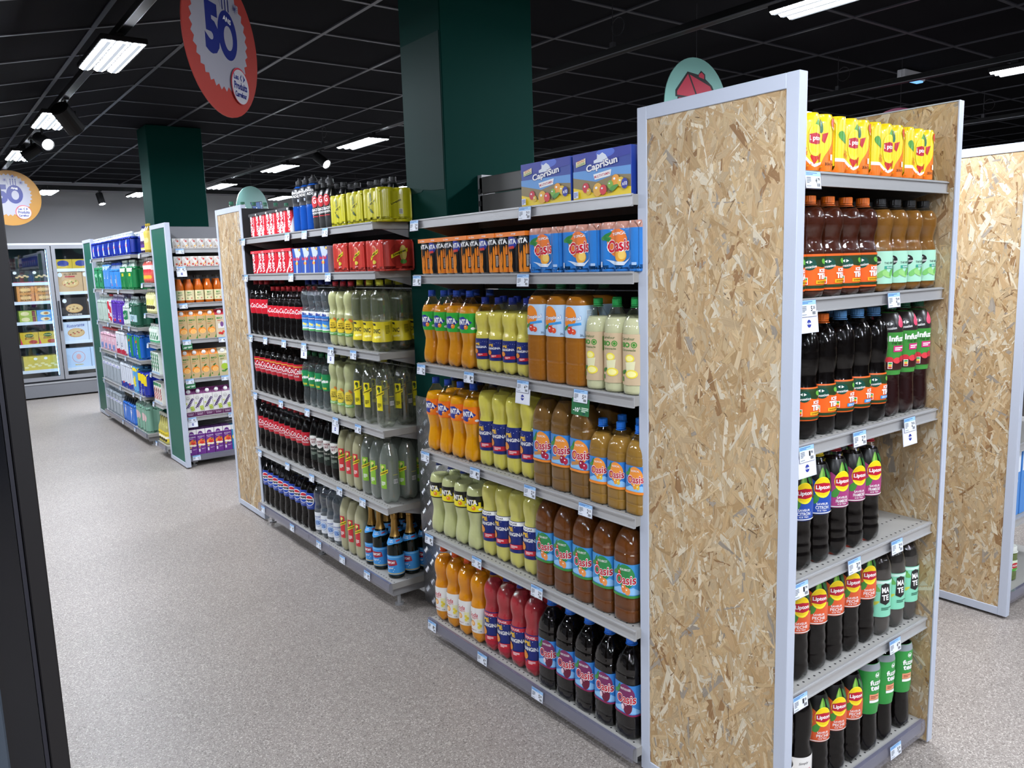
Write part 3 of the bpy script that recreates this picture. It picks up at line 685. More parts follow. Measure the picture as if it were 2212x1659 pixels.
def orangina(top=None, base=NAVY, low=None):
    d = [B(0, 0, 400, 0.1, base)]
    if top: d += [B(0, 48, 400, 13, top[0]), T(top[1], 6, 48, 34, 7, top[2])]
    if low: d += [B(0, -48, 400, 22, low)]
    d += [T("P'E", -6, 27, 30, 15, '#f2c230', 6, .0, .05), T('ORANGINA', 4, 10, 74, 13, W_, 3, 0, .03)] + [E(-20+i*9, 36+(i*7) % 9, 1.1, 1.1, W_, 6) for i in range(8)]
    d += flat(fruit(-14, -14, 14, '#f09a35', '#ffd9a0'), B(-14, -14, 26, 1.5, '#d97c1c', 20), B(-14, -20, 22, 1.5, '#d97c1c', 20), B(-14, -8, 22, 1.5, '#d97c1c', 20), B(20, -34, 48, 17, '#cc2233', 3), LINES(12, -34, 22, 11, 3, '#f5dede'), B(66, 4, 14, 56, '#c9cdd9'), LINES(66, 4, 11, 52, 14, '#3a3f63'))
    return d
def fanta(bg, sky=False):
    d = [P([(-34, -14), (4, -20), (34, 2), (6, 20), (-34, 14)], '#24348f')] if not sky else [P([(-60, -24), (-60, -6), (-48, -6), (-48, 2), (-40, 2), (-40, -10), (-30, -10), (-30, 6), (-22, 6), (-22, -2), (-14, -2), (-14, 12), (-6, 12), (-6, -6), (6, -6), (6, 4), (14, 4), (14, 16), (22, 16), (22, -4), (30, -4), (30, 8), (38, 8), (38, -8), (60, -8), (60, -24)], '#f4e21c')]
    d += [T('FANTA', -2, 7 if sky else 4, 56, 17, W_, 2, 0, .05)]
    d += flat(fruit(14, -12, 7, '#f08a24'), B(52, -2, 16, 34, '#f0efe8' if not sky else '#2a2a20'), LINES(52, -2, 13, 30, 9, '#555555' if not sky else '#c9c060'), E(36, -16, 7, 4, W_, 12))
    return d
def coke(sub=None, gold=False):
    d = [T('Coca-Cola', 0, 3, 78, 20, W_, 3, .35, .015)]
    if sub: d.append(T(sub, 4, -13, 46, 5.5, W_))
    if gold: d.append(B(0, 20, 400, 4, '#d9a441'))
    d += [LINES(62, 0, 20, 26, 7, '#f0c8c8')]
    return d
def schw(col, shift=0): return flat(B(0, 0, 34, 118, col), E(0, 44, 9, 9, '#e8e07a' if col != '#f0e020' else '#3a3a20'), LF(4, 34, 20, 8, 70, '#3c6e28'), P([(-24, -2), (26, 20), (26, 36), (-24, 14)], '#f2dc2a'), T('Schweppes', 1, 17, 50, 11, K_, 23, .15, .03), LINES(0, -34, 22, 20, 4, '#f6f6ee' if col != '#f0e020' else '#55511a'), B(62, -26, 22, 20, W_), BARC(62, -26, 19, 16), B(62, 6, 26, 2, '#e6d83a'))
def lipton(col, lines, red='#b8122e'):
    return flat(B(0, 0, 400, 200, '#10110f'), P([(-80, -90), (-80, 6), (-30, 34), (20, -4), (40, -10), (100, -10), (100, -90)], col), P([(-78, -90), (-84, 40), (-60, 70), (-50, 40), (-60, -90)], '#e9cf22'), LF(2, 40, 44, 18, 78, '#5f9e34'), LF(-1, 40, 38, 7, 78, '#93c255'), LF(-16, -22, 34, 18, 60, '#3f8a35'), LF(22, 44, 30, 12, 110, '#2c6a34'), E(4, 8, 25, 29, '#f7e72e'), E(4, 10, 22, 25, '#f2cf12'), P([(-19, -3), (4, -7), (27, -3), (27, 17), (4, 21), (-19, 17)], red), T('Lipton', 4, 7, 40, 14, W_, 0, 0, .03),
        T(lines[0], 2, -38, 32, 6.5, W_), T(lines[1], 2, -48, 36, 9, W_), T('ICE TEA', 2, -57, 26, 4.5, W_), B(-40, -54, 10, 14, '#cfd6cf'), B(0, -64, 400, 3, '#e8e8e4'))
def sensation(bg, line2, col2, circ='#0c4a3c'):
    return flat(P([(-90, 8), (-90, 40), (90, 40), (90, 16), (20, 12), (-20, 18)], '#243d1c'), LF(-30, 24, 26, 12, 20, '#5aa63a'), LF(30, 26, 26, 12, -20, '#6cb843'), LF(52, 20, 26, 12, 30, '#5aa63a'), E(-16, 20, 17, 15, circ), T('Sensation', -16, 14, 34, 7, W_, 6, .2), P([(-20, 22), (-26, 26), (-20, 30)], W_), P([(-17, 22), (-10, 26), (-17, 30)], W_),
        T('ICED', 22, 4, 26, 9, W_, 0, 0, .04), T('TEA', 22, -10, 36, 15, W_, 0, 0, .06), B(22, -25, 44, 9, col2), T(line2, 22, -25, 36, 4.5, K_ if col2 != '#2f8fd6' else W_), B(-26, -22, 12, 18, W_), B(-26, -17, 9, 5, '#3aa655'), B(-26, -22, 9, 5, '#f0c020'), B(-26, -27, 9, 5, '#d8402a'), P([(-120, -40), (-120, -33), (120, -33), (120, -40)], '#1f3a1c'))
def mint(): return flat(E(-22, 19, 15, 14, K_), T('Sensation', -22, 15, 30, 6.5, W_, 6, .2), P([(-26, 21), (-32, 25), (-26, 29)], W_), P([(-23, 21), (-16, 25), (-23, 29)], W_), T('THE VERT', 18, 12, 34, 6, '#3a4a44'), B(20, 0, 36, 8, '#3a9c86'), T('GLACE', 20, 0, 22, 4.5, W_), LF(-4, -16, 34, 15, 40, '#7cc36a'), LF(12, -20, 34, 15, -30, '#96d07c'), LF(26, -14, 26, 12, 60, '#6cb85c'), B(-30, -20, 12, 18, W_), B(-30, -15, 9, 5, '#3aa655'), B(-30, -20, 9, 5, '#f0c020'), B(-30, -25, 9, 5, '#d8402a'), B(60, 0, 30, 50, '#dbeee2'), LINES(60, 0, 26, 44, 9, '#5a7a6a'))
J = cloudy
DRK = pbr('#080504', .25, 0, .08)
TY = {}
# --- orange and fruit drinks bay
TY['fg'] = bottle_type('orange soda bottle with green label', .300, .0440, 'waist', J('#eb9c10'), '#1f4fc0', (.467, .717, '#2fae3a', sc(fanta('g'), 1.25, 1.25), None, 4), .80)
TY['og'] = bottle_type('small pulpy lemonade bottle', .277, .0415, 'bulb', J('#f4e468'), '#16309c', (.17, .45, NAVY, sc(orangina(), .86, .64), None, 6), .80)
TY['o2'] = bottle_type('large amber fruit drink bottle', .333, .0475, 'square2', J('#b5701c'), '#1f7a4c', (.47, .78, '#b9d3ea', flat(E(-14, 14, 30, 34, '#f08a20'), T('Tropical', -2, 8, 66, 17, '#2a68b8', 5, 0, .06), T('Tropical', -2, 8, 64, 15, W_, 5, 0, .03), B(6, -9, 50, 8, '#3f9be0', 8), fruit(-10, -28, 12, '#d63a2a'), fruit(6, -32, 9, '#e8552a'), LF(-26, -20, 24, 10, 40, '#3f8a35'), T('2L', 32, -42, 10, 6, '#2a3a5a'), B(58, 8, 22, 60, '#d6e2ec'), LINES(58, 8, 19, 56, 16, '#7a8a9a')), None, 6), .86, sq=3.4, petal=0)
TY['bio'] = bottle_type('cloudy lemonade bottle with brown paper label', .283, .0400, 'straight', J('#e0deb0'), '#128a3e', (.108, .642, '#cbb391', flat(T('Carrefour', -8, 62, 48, 9, '#4a6a3c'), T('BIO', -16, 44, 34, 15, '#3d8f2f', 0, 0, .05), E(14, 44, 9, 9, '#3d8f2f'), RING(14, 44, 6, 1.5, '#cbb391'), T('Citronnade', -6, 29, 50, 7, '#6a7a4c'), E(0, 4, 15, 12, '#f2e04a'), E(0, 4, 11, 8, '#f8ef9a'), P([(-14, -8), (18, -4), (14, -34), (-10, -36)], '#e4e0b4'), E(6, -42, 19, 13, '#f0dd4a'), E(6, -42, 14, 9, '#f8f0a0'), LF(-20, -36, 22, 11, 30, '#3f7a35'), B(-28, -58, 9, 14, '#3d8f2f'), B(48, 40, 16, 44, '#5c8f3c'), B(60, -14, 28, 40, '#e8dcc6'), LINES(60, -14, 24, 36, 10, '#7a6a4c')), None, 8), .80, petal=0)
TY['fo'] = bottle_type('orange soda bottle with orange label', .308, .0440, 'waist', J('#ffb004'), '#1f4fc0', (.504, .722, '#f47b16', sc(fanta('o'), 1.25, 1.25), None, 4), .80)
TY['ol'] = bottle_type('pulpy yellow lemonade bottle with navy label', .345, .0425, 'bulb', J('#f4e662'), '#16309c', (.188, .515, NAVY, sc(orangina(), 1.25, 1.02), None, 2), .83)
TY['o3'] = bottle_type('large red-berry fruit drink bottle', .348, .0475, 'square', J('#86602c'), '#1f66c8', (.25, .565, '#3b86cf', oasis('#f0963a', '#ee8a2a', flat(fruit(8, -16, 9, '#a01e3c'), fruit(18, -20, 7, '#b82848'), B(-18, -16, 34, 7, '#c98a4a', 8))), None, 15), .86, sq=3.4, petal=0)
TY['o1'] = bottle_type('one litre tropical drink bottle with blue cap', .272, .0395, 'square', J('#a67c34'), '#1f78e0', (.25, .565, '#2f7cc9', oasis('#f0963a', '#ee8a2a', flat(fruit(0, -14, 8, '#f0a030'), fruit(12, -16, 6, '#e8c040')), 43), None, 12), .83, sq=3.4, petal=0)
TY['fb'] = bottle_type('pale lemon soda bottle with black skyline label', .318, .0440, 'waist', J('#e0e2a0'), '#1f3f96', (.50, .71, '#151510', sc(fanta('k', True), 1.25, 1.2), None, 4), .80)
TY['os'] = bottle_type('pulpy lemonade bottle with white sugar strip', .345, .0425, 'bulb', J('#f0e678'), '#16309c', (.188, .535, NAVY, sc(orangina((W_, 'SUGAR', '#1a1a2a')), 1.25, 1.06), None, 2), .83)
TY['op'] = bottle_type('large peach drink bottle with green stripe', .345, .0475, 'square', J('#713f16'), '#1f66c8', (.25, .565, '#3f92d0', oasis('#2f8a4a', '#3a8a3c', flat(fruit(-4, -16, 9, '#e8843a'), fruit(8, -20, 8, '#f09a52'), fruit(-20, 14, 5, '#d8442a')), 54, 'PECHE ABRICOT'), None, 15), .86, sq=3.4, petal=0)
TY['so'] = bottle_type('orange soda bottle with white label', .330, .0440, 'bulb', J('#f8a010'), '#e85a1a', (.147, .467, '#e9e7e2', flat(T('Soda', -8, 22, 48, 18, '#c8404a', 4, .3), LINES(0, 8, 34, 8, 2, '#d86a6a'), E(-10, -14, 12, 12, '#f0a040'), E(-10, -14, 8, 8, '#f8d090'), LF(-26, -8, 20, 9, 50, '#2f6a3a'), P([(12, 6), (34, 6), (31, -36), (15, -36)], '#e6e2b4'), E(20, -12, 6, 6, '#e8d24a'), E(27, -20, 6, 6, '#e0c83a'), E(20, -27, 6, 6, '#e8d24a'), LINES(-8, -42, 34, 5, 2, '#b0504a'), T('1.5L', 26, -44, 14, 5, '#4a4a4a')), None, 12), .86)
TY['or'] = bottle_type('red orange soda bottle', .335, .0425, 'bulb', J('#c43c44'), '#1b2a86', (.10, .50, NAVY, sc(orangina(('#c42a3c', 'ROUGE', W_), NAVY, '#b82238'), 1.25, 1.16), None, 2), .85)
TY['ob'] = bottle_type('black berry drink bottle with purple stripe', .330, .0475, 'square', DRK, '#1f6fd8', (.25, .565, '#3b86cf', oasis('#7a2a5c', '#8a2050', flat(fruit(6, -14, 15, '#6a1836', '#c98aa0'), fruit(-10, -16, 6, '#e8d0dc')), 54, 'FRUITS ROUGES'), None, 15), .86, sq=3.4, petal=0)
# --- cola and lemonade bay
TY['c2'] = bottle_type('large cola bottle with tall red label', .330, .0450, 'cola', DRK, '#a8121e', (.40, .66, '#c8142a', sc(coke(), 1.4, 1.35), None, 2), .80, shell=SHELL_D)
TY['c1'] = bottle_type('cola bottle with red cap', .293, .0405, 'cola', DRK, '#c8202a', (.41, .63, '#cc1a2c', sc(coke(), 1.4, 1.35), None, 2), .78, shell=SHELL_D)
TY['li'] = bottle_type('clear lemonade bottle with blue and white label', .330, .0430, 'bulb', film((.86, .88, .90), .18, '#aab2b8'), '#1c2f86', (.187, .50, W_, flat(B(0, -2, 400, 66, '#3f86d0'), B(0, 14, 400, 16, '#1f4aa0'), E(0, -22, 26, 12, '#8cc4f0'), E(-8, -14, 9, 7, '#f0e070'), E(8, -18, 8, 6, '#f0e070'), T('Bio', 0, 38, 34, 16, '#1f3f9a', 0, .3, .04), T('LIMONADE', 0, 14, 52, 7, W_), B(0, -46, 400, 9, '#4fa05a'), LINES(64, -6, 24, 44, 10, '#cfe2f4')), None, 14), .82)
TY['le'] = bottle_type('cloudy lemon drink bottle with yellow round label', .322, .0425, 'bulb', J('#d3d49a'), '#c02838', (.17, .46, None, flat(E(0, 0, 27, 34, '#f2d23a'), LF(18, 32, 26, 11, -40, '#e8863a'), LF(-16, 34, 22, 9, 40, '#5a9a3a'), T('SAVEUR', 0, 14, 26, 6, K_), T('MAXI', 0, 4, 26, 7, K_), T("AGRUM'", 0, -8, 40, 9, K_), B(0, -38, 64, 14, '#5aa64a'), LINES(0, -38, 44, 8, 2, '#e2f0d8')), None, 18), .84)
TY['to'] = bottle_type('clear tonic bottle with yellow label', .328, .0470, 'waist', film((.88, .90, .84), .16, '#b8bc9c'), '#c8c42a', (.14, .42, '#e9d62c', flat(B(-12, 34, 30, 11, '#2a2a26', -4), T('TONIC', -2, 4, 56, 20, '#1c1c18', 0, 0, .03), E(20, -22, 9, 5, '#f6ec9a'), E(4, -24, 9, 5, '#f6ec9a'), LINES(62, 10, 26, 40, 8, '#7a701c')), None, 12), .83)
TY['cz'] = bottle_type('sugar free cola bottle with gold-edged label', .330, .0440, 'cola', DRK, '#8a1420', (.39, .67, '#b8142a', sc(coke('ZERO SUCRES', True), 1.4, 1.6), None, 2), .80, shell=SHELL_D)
TY['sp'] = bottle_type('clear lime soda bottle with green label', .300, .0420, 'cola', film((.84, .88, .88), .18, '#a8b2b0'), '#1c6a3c', (.36, .655, '#1f8a50', flat(T('Sprite', 0, 4, 72, 22, W_, 5, .1, .06), E(-14, 22, 7, 7, '#f0e030'), B(0, -30, 46, 10, '#e8e23a'), LINES(0, -30, 34, 6, 2, '#1f7a40'), LINES(62, 0, 22, 50, 10, '#bfe2cc')), None, 6), .80)
TY['la'] = bottle_type('cloudy citrus bottle with zero label', .320, .0425, 'bulb', J('#cfd29a'), '#b9bc7c', (.17, .46, None, flat(E(0, 0, 27, 34, '#f0d648'), LF(16, 34, 26, 11, -40, '#e08a3a'), T('SAVEUR', 0, 14, 26, 6, K_), T('MAXI', 0, 4, 26, 7, K_), T("ZERO", 0, -8, 38, 10, K_), B(0, -38, 64, 14, '#7ab85a'), LINES(0, -38, 44, 8, 2, '#e2f0d8')), None, 18), .84)
TY['s1'] = bottle_type('clear mixer bottle with narrow yellow label', .332, .0455, 'round', film((.86, .88, .84), .16, '#b2b6a2'), '#b9b42a', (.226, .63, None, schw('#f0e020'), None, 18), .82)
TY['cc'] = bottle_type('sugar free cola bottle, small red label', .318, .0430, 'cola', DRK, '#b81c28', (.42, .66, '#bc162a', sc(coke('ZERO SUCRES'), 1.4, 1.4), None, 2), .80, shell=SHELL_D)
TY['cd'] = bottle_type('dark ginger ale bottle with white shield', .338, .0430, 'round', DRK, '#20241c', (.20, .62, '#10221a', flat(P([(-30, 62), (0, 66), (30, 62), (30, 26), (16, 14), (0, 6), (-16, 14), (-30, 26)], '#e8e6e0'), T('CANADA', 0, 44, 52, 12, '#7a1620', 4, 0, .03), T('DRY', 0, 28, 30, 12, '#7a1620', 4, 0, .03), T('GINGER ALE', 0, -8, 46, 7, '#d8d8c8'), LINES(0, -34, 38, 18, 4, '#8a9a8a')), None, 20), .82, shell=SHELL_D)
TY['sr'] = bottle_type('cloudy pink citrus bottle with red label', .330, .0420, 'round', J('#c9c39a'), '#b8b090', (.20, .60, None, schw('#d8343a'), None, 16), .84)
TY['sl'] = bottle_type('cloudy lime bottle with green label', .335, .0460, 'round', film((.86, .88, .86), .55, '#b4bbb0'), '#aab0a6', (.20, .60, None, schw('#8fc43a'), None, 18), .84)
TY['pe'] = bottle_type('black cola bottle with blue round emblem', .315, .0430, 'cola', DRK, '#15151a', (.42, .72, '#1f3f9c', flat(E(0, 4, 31, 31, W_, 28), P([(-27*math.cos(t), 4+27*math.sin(t)) for t in [.42+i*.23 for i in range(11)]], '#d0202e'), P([(-27*math.cos(t), 4-27*math.sin(t)) for t in [.42+i*.23 for i in range(11)]], '#1f4fb8'), T('PEPSI', 0, 4, 46, 12, '#101014', 0, 0, .06), LINES(0, -34, 40, 6, 2, '#b8c4e8')), None, 20), .82, shell=SHELL_D)
TY['wl'] = bottle_type('clear lemonade bottle with white label', .315, .0400, 'bulb', film((.84, .87, .90), .2, '#a9b4bc'), '#8a96a2', (.10, .42, '#e2e6ea', flat(T('Limonade', 0, 26, 52, 12, '#3a5aa8', 3, .3), E(0, -8, 20, 16, '#9cbce4'), T('5%', 0, -10, 30, 20, '#2f5ab0', 6, .1), RING(0, -8, 24, 2, '#4a74c0'), LINES(60, 0, 24, 50, 10, '#a8b4c4')), None, 16), .84)
TY['sp2'] = bottle_type('cloudy grapefruit bottle on bottom shelf', .330, .0425, 'round', J('#cfc9a0'), '#b8b090', (.20, .60, None, schw('#cf3038'), None, 16), .84)
gold = MB(); PR = PROF['champ']
gv, gf = lathe(PR, .318, .0400, 24, .64, 1.0, -.0009, steps=14, close_top=True, close_bot=False)
GOLD = mesh(gv, gf, [pbr('#b08a4a', .32, .85)], smooth=True)
def neckband():
    def mf(u, v, l): th = u/.026; z = .58+v/.318; r = spline(PR, z)*.0400+.0014+l; return (r*math.sin(th), -r*math.cos(th), z*.318)
    return print_mesh(flat(B(0, 0, 160, 22, '#3f9be0'), P([(-26, -10), (26, -10), (0, -22)], '#3f9be0'), T('I am', 10, 3, 14, 7, W_, 8, .2), T('Original', 10, -5, 20, 6, W_, 8, .2), B(38, 2, 16, 6, '#b82a3a', 10)), mf, du=.006, dv=.006, rough=.4, lay=.0002)
TY['ch'] = bottle_type('dark party cider bottle with gold foil neck', .318, .0400, 'champ', None, '#a8834a', (.06, .36, '#3f97dc', flat(B(0, 40, 400, 6, '#7cc0ee'), P([(-40, 2), (-34, 26), (34, 26), (40, 2), (0, -6)], '#a8203a'), T('CHAMPOMY', 0, 12, 62, 13, W_, 4, 0, .03), T('Original', 0, -16, 42, 12, W_, 5, .3), B(0, -42, 400, 6, '#c9b27a'), E(26, -20, 2, 2, W_, 6), E(20, -28, 2, 2, W_, 6)), None, 6), .5, petal=0, name='cider_bottle', shell=pbr('#07120c', .12), caph=.004, capr=.009, extra=[('foil', GOLD), ('neck_band', neckband())])
# --- iced teas
OR_ = '#e8641e'
TY['t1'] = bottle_type('iced tea bottle with orange cap', .258, .0410, 'tea', J('#451c0c'), '#f0761a', (.075, .43, OR_, sensation(OR_, 'SAVEUR PECHE', '#f0b020'), None, -22), .88, name='tea_bottle', capr=.0175, petal=.08)
TY['t2'] = bottle_type('amber mint tea bottle with black cap', .258, .0395, 'tea', J('#8a5c22'), '#141414', (.09, .44, '#a9dcc2', mint(), None, -22), .88, name='tea_bottle', capr=.0175, petal=.08)
TY['t3'] = bottle_type('dark iced tea bottle with yellow strip', .325, .0410, 'tea2', DRK, '#e8701e', (.16, .43, OR_, sensation(OR_, 'SAVEUR PECHE', '#f0b020'), None, -18), .88, name='tea_bottle', petal=.1, shell=SHELL_D, ribs=(.5, .86, .012, 16, 1))
TY['t4'] = bottle_type('dark iced tea bottle with blue strip', .328, .0410, 'tea2', DRK, '#5a94cc', (.16, .43, OR_, sensation(OR_, 'ZERO SUCRES', '#2f8fd6'), None, -18), .88, name='tea_bottle', petal=.1, shell=SHELL_D, ribs=(.5, .86, .012, 16, 1))
TY['t5'] = bottle_type('infusion bottle with green sleeve', .342, .0405, 'sleeve', J('#2c0d0c', .3), '#0f6a48', (.37, .90, '#3f8f3a', flat(B(0, 62, 400, 56, '#2a2422'), LF(24, 66, 40, 22, 60, '#d8486a'), E(-14, 52, 17, 16, K_), T('Sensation', -14, 46, 34, 8, W_, 6, .2), P([(-18, 54), (-25, 59), (-18, 64)], W_), P([(-15, 54), (-7, 59), (-15, 64)], W_), T('Infuz', 6, 16, 46, 17, W_, 0, 0, .04), T('THE VERT', 10, 2, 40, 7, '#1c2a16', 0, .1), B(16, -14, 40, 18, '#d0307a'), LINES(16, -14, 32, 11, 2, W_), B(0, -60, 400, 32, '#38100f'), E(-14, -46, 11, 9, '#c8303a'), E(8, -48, 12, 9, '#d84048'), E(26, -44, 11, 9, '#b82a38'), E(44, -48, 11, 9, '#c8303a'), B(-12, -62, 12, 20, W_), B(-12, -56, 9, 5, '#3aa655'), B(-12, -62, 9, 5, '#f0c020'), B(-12, -68, 9, 5, '#d8402a')), None, -20), .8, name='tea_bottle')
TY['lb'] = bottle_type('lemon tea bottle with blue sleeve', .325, .0405, 'slim', DRK, '#e0c41c', (.44, .86, '#10110f', lipton('#1c4aa8', ('SAVEUR', 'CITRON')), None, -21), .86, name='tea_bottle', shell=SHELL_D)
TY['lp'] = bottle_type('raspberry tea bottle with pink sleeve', .325, .0405, 'slim', DRK, '#c02438', (.44, .86, '#10110f', lipton('#a83a78', ('SAVEUR', 'FRAMBOISE')), None, -21), .86, name='tea_bottle', shell=SHELL_D)
TY['lo'] = bottle_type('peach tea bottle on the fifth shelf', .325, .0405, 'slim', DRK, '#d8442c', (.44, .86, '#10110f', lipton('#dc5a2c', ('SAVEUR', 'PECHE')), None, -21), .86, name='tea_bottle', shell=SHELL_D)
TY['lo2'] = dict(TY['lo'], desc='peach tea bottle on the bottom shelf')
TY['ma'] = bottle_type('grey mate tea bottle with mint label', .300, .0400, 'straight', film((.6, .58, .55), .72, '#4a443e'), '#1c1c1c', (.21, .60, '#86d4b4', flat(B(0, 52, 400, 8, '#cfeadf'), LF(-34, 36, 26, 18, 30, '#4f9a4a'), LF(-24, 30, 24, 16, -30, '#68b05a'), LF(-40, 24, 22, 14, 80, '#57a552'), LF(-26, -14, 24, 10, 30, '#c8c84a'), LF(-34, -4, 22, 9, 60, '#b8b840'), P([(-12, 44), (0, 50), (16, 44), (18, -12), (3, -20), (-14, -12)], '#17191a'), T('MA', 2, 28, 24, 18, W_, 3, 0, .03), T('TE', 2, 4, 22, 18, W_, 3, 0, .03), LINES(10, -32, 40, 10, 2, '#2f6a54'), B(-36, -40, 12, 12, '#2f7a5c')), None, -16), .82, name='tea_bottle', petal=.1)
TY['fu'] = bottle_type('black tea bottle with bright green sleeve', .345, .0405, 'sleeve', DRK, '#0f6a3e', (.37, .84, '#2f9440', flat(B(0, 70, 400, 20, '#8c9298'), E(8, 46, 8, 8, '#e8f2e8'), E(8, 46, 6.5, 6.5, '#2f9440'), LF(5, 46, 9, 5, 110, W_), LF(11, 46, 9, 5, 70, W_), T('fuze', 6, 23, 42, 17, W_, 0, 0, .03), T('tea', 4, 5, 34, 16, W_, 0, 0, .03), B(2, -24, 34, 18, '#e69a74'), LINES(2, -24, 26, 10, 2, '#a04a30'), B(2, -38, 34, 8, W_)), None, -10), .82, name='tea_bottle', shell=SHELL_D)
TY['si'] = bottle_type('dark iced tea bottle with plain white label', .330, .0430, 'tea2', DRK, '#2a1a12', (.12, .40, '#e6e3de', flat(T('Simply', 0, 28, 30, 9, '#2a2a2a', 6, .3), T('The glace', 0, 8, 46, 13, '#c23a48', 3, .3), E(0, -20, 16, 12, '#e8943a')), None, -16), .88, name='tea_bottle', shell=SHELL_D, ribs=(.55, .84, .012, 20, 0))
# --- tall ones on top of the cola bay
sp_cap = MB().tube((0, 0, .256), (0, 0, .268), .0135, 16, 0, .012); sp_cap.tube((0, 0, .268), (0, 0, .278), .008, 12, 0, .0095)
TY['po'] = bottle_type('blue sports drink bottle', .262, .0430, 'sport', J('#1f66c0', .3), '#111114', (.50, .86, '#16181f', flat(T('POWER', 0, 20, 58, 13, W_, 0, 0, .03), T('ADE', 6, 4, 40, 13, W_, 0, 0, .03), B(20, -18, 8, 14, '#d8e0ea')), None, 18), .88, petal=0, name='sports_bottle', shell=film((.8, .88, 1.0), .1, '#2a70c8', .04, .04, 4.5, .8), extra=[('spout', sp_cap.me(pbr('#131316', .4)))])
def zebra():
    r = random.Random(9); d = []
    for i in range(26):
        u = -120+i*10; v = r.uniform(-80, 70); d.append(P([(u, v), (u+5, v+2), (u+r.uniform(8, 20), v+r.uniform(24, 44))], W_))
    return d+[E(0, 38, 20, 28, '#c81e2a'), T('G', 0, 44, 18, 30, W_, 10, .1, .02), T('CRAZY', 0, -2, 44, 14, W_, 8, 0, .05), T('TIGER', 0, -18, 40, 10, W_, 8, 0, .04), B(0, -34, 30, 5, '#b81e28')]
TY['cr'] = bottle_type('black and white striped energy drink bottle', .222, .0340, 'straight', pbr('#101012', .3), '#111113', (.03, .84, '#121214', zebra(), None, 14), .86, petal=0, name='energy_drink_bottle', shell=SHELL_D, capr=.017)
# --- packs
peach = lambda: flat(B(0, 0, 400, 200, '#f4d51c'), P([(-110, -80), (-110, -34), (-40, -38), (-8, -56), (26, -50), (62, 0), (80, 72), (110, 72), (110, -80)], '#f2791e'), P([(-110, -31), (-40, -34), (-8, -52), (26, -46), (24, -52), (-8, -60), (-42, -42), (-110, -40)], W_), LF(0, 34, 46, 22, 80, '#5aa63c'), LF(-58, 18, 40, 20, -45, '#4f9a38'), P([(-20, -34), (-4, -14), (6, -36), (24, -24), (20, -48), (4, -40), (-10, -54)], '#c8281e'), P([(30, 22), (48, 26), (40, 0), (28, 6)], '#c0202a'), LF(22, 40, 34, 16, 100, '#1f6a44'), E(-6, 4, 25, 38, '#f8ec3a'), E(-6, 6, 21, 32, '#f4d81e'), P([(-27, -2), (-6, -6), (15, -2), (15, 18), (-6, 22), (-27, 18)], '#b8122e'), T('Lipton', -6, 8, 38, 15, W_, 0, 0, .03), T('SAVEUR', -46, -16, 22, 6, '#c8641a', -8), T('PECHE', -46, -26, 24, 10, '#d8401a', -8), E(70, 46, 12, 14, '#f8c88a'), E(68, 50, 13, 12, '#d8381e'), T('33cl x 6', 56, -50, 32, 7, '#2a2a1c'), B(58, -34, 8, 14, '#e8e2c8'))
TY['pl'] = pack_type('yellow and orange canned peach tea pack', 3, .0575, .115, .142, '#f4d51c', None, peach(), name='can_pack')
ocan = flat(E(-6, 12, 40, 42, '#ef7e35'), LF(-46, 34, 40, 12, 30, '#2f7d3a'), LF(-50, 26, 40, 12, 0, '#3d8f45'), LF(-44, 22, 36, 11, -30, '#2f7d3a'), E(8, -26, 22, 18, '#f2ab3c'), E(14, -24, 13, 13, '#f8cf6a'), P([(-50, -36), (-20, -52), (20, -54), (50, -30), (24, -44), (-16, -42)], '#dbe9f6'), T('TROPICAL', 2, 38, 54, 8, W_, 4, 0, .03), T('Oasis', 0, 4, 92, 40, W_, 5, .1, .06), T('Oasis', 0, 4, 88, 36, '#d01a2e', 5, .1, .03), B(64, -50, 16, 8, '#a8c8ea'), B(-68, -50, 10, 16, '#dfe9f2'))
TY['p1'] = pack_type('shrink-wrapped blue tropical drink can pack', 3, .0575, .115, .146, '#2f7fd0', None, ocan, topcol='#c08a78')
flame = lambda s: flat(P([(-34, -66), (-34, -4), (-12, -14), (4, -30), (12, -66)], '#ee8a1e'), [E(-30+i*7.5, (-8+(i*29 % 23)*1.3)*s-4*i, 3.4, 26, '#ee8a1e', 10) for i in range(6)])
fcan = [flat(B(0, 0, 400, 200, '#111114'), flame(1.2), P([(12, -66), (14, -6), (52, -6), (54, -66)], '#ee8a1e'), [E(17+i*8, 2+(i*17 % 13), 3.6, 24, '#ee8a1e', 10) for i in range(5)], B(30, -26, 15, 44, '#17171a'), LINES(30, -26, 10, 38, 9, '#d8d8d0'), T('NTA', 8, 40, 40, 17, W_, 4, 0, .05)), flat(B(0, 0, 400, 200, '#111114'), P([(-30, 22), (20, 18), (34, 40), (10, 58), (-30, 54)], '#2a3aa0'), T('FANTA', 0, 38, 50, 18, W_, 4, 0, .05), B(2, 18, 30, 9, '#d03a34', 6), flame(.45))]
TY['pf'] = cans_type('black and orange flame can carton', 3, .0285, .140, '#111114', fcan, '#ee8020', sleeve_dec=[T('6 x 330ml', -56, 0, 34, 6, W_), T('orange', 24, 0, 26, 6, W_)])
kc = [flat(B(0, 0, 400, 200, '#c8182a'), P([(10, -66), (34, -66), (34, 20), (22, -10)], W_), T('Coca-Cola', 0, 0, 108, 34, W_, 90, .3, .02)), flat(B(0, 0, 400, 200, '#c8182a'), P([(-34, -66), (-20, -66), (-30, 10), (-34, 30)], W_), T('zero sucres', 0, 4, 80, 11, W_, 90, .0, .02))]
TY['pz'] = cans_type('sugar free cola can carton', 3, .0240, .134, '#c8182a', kc, '#17171a', sleeve_dec=[B(50, 0, 16, 9, W_)])
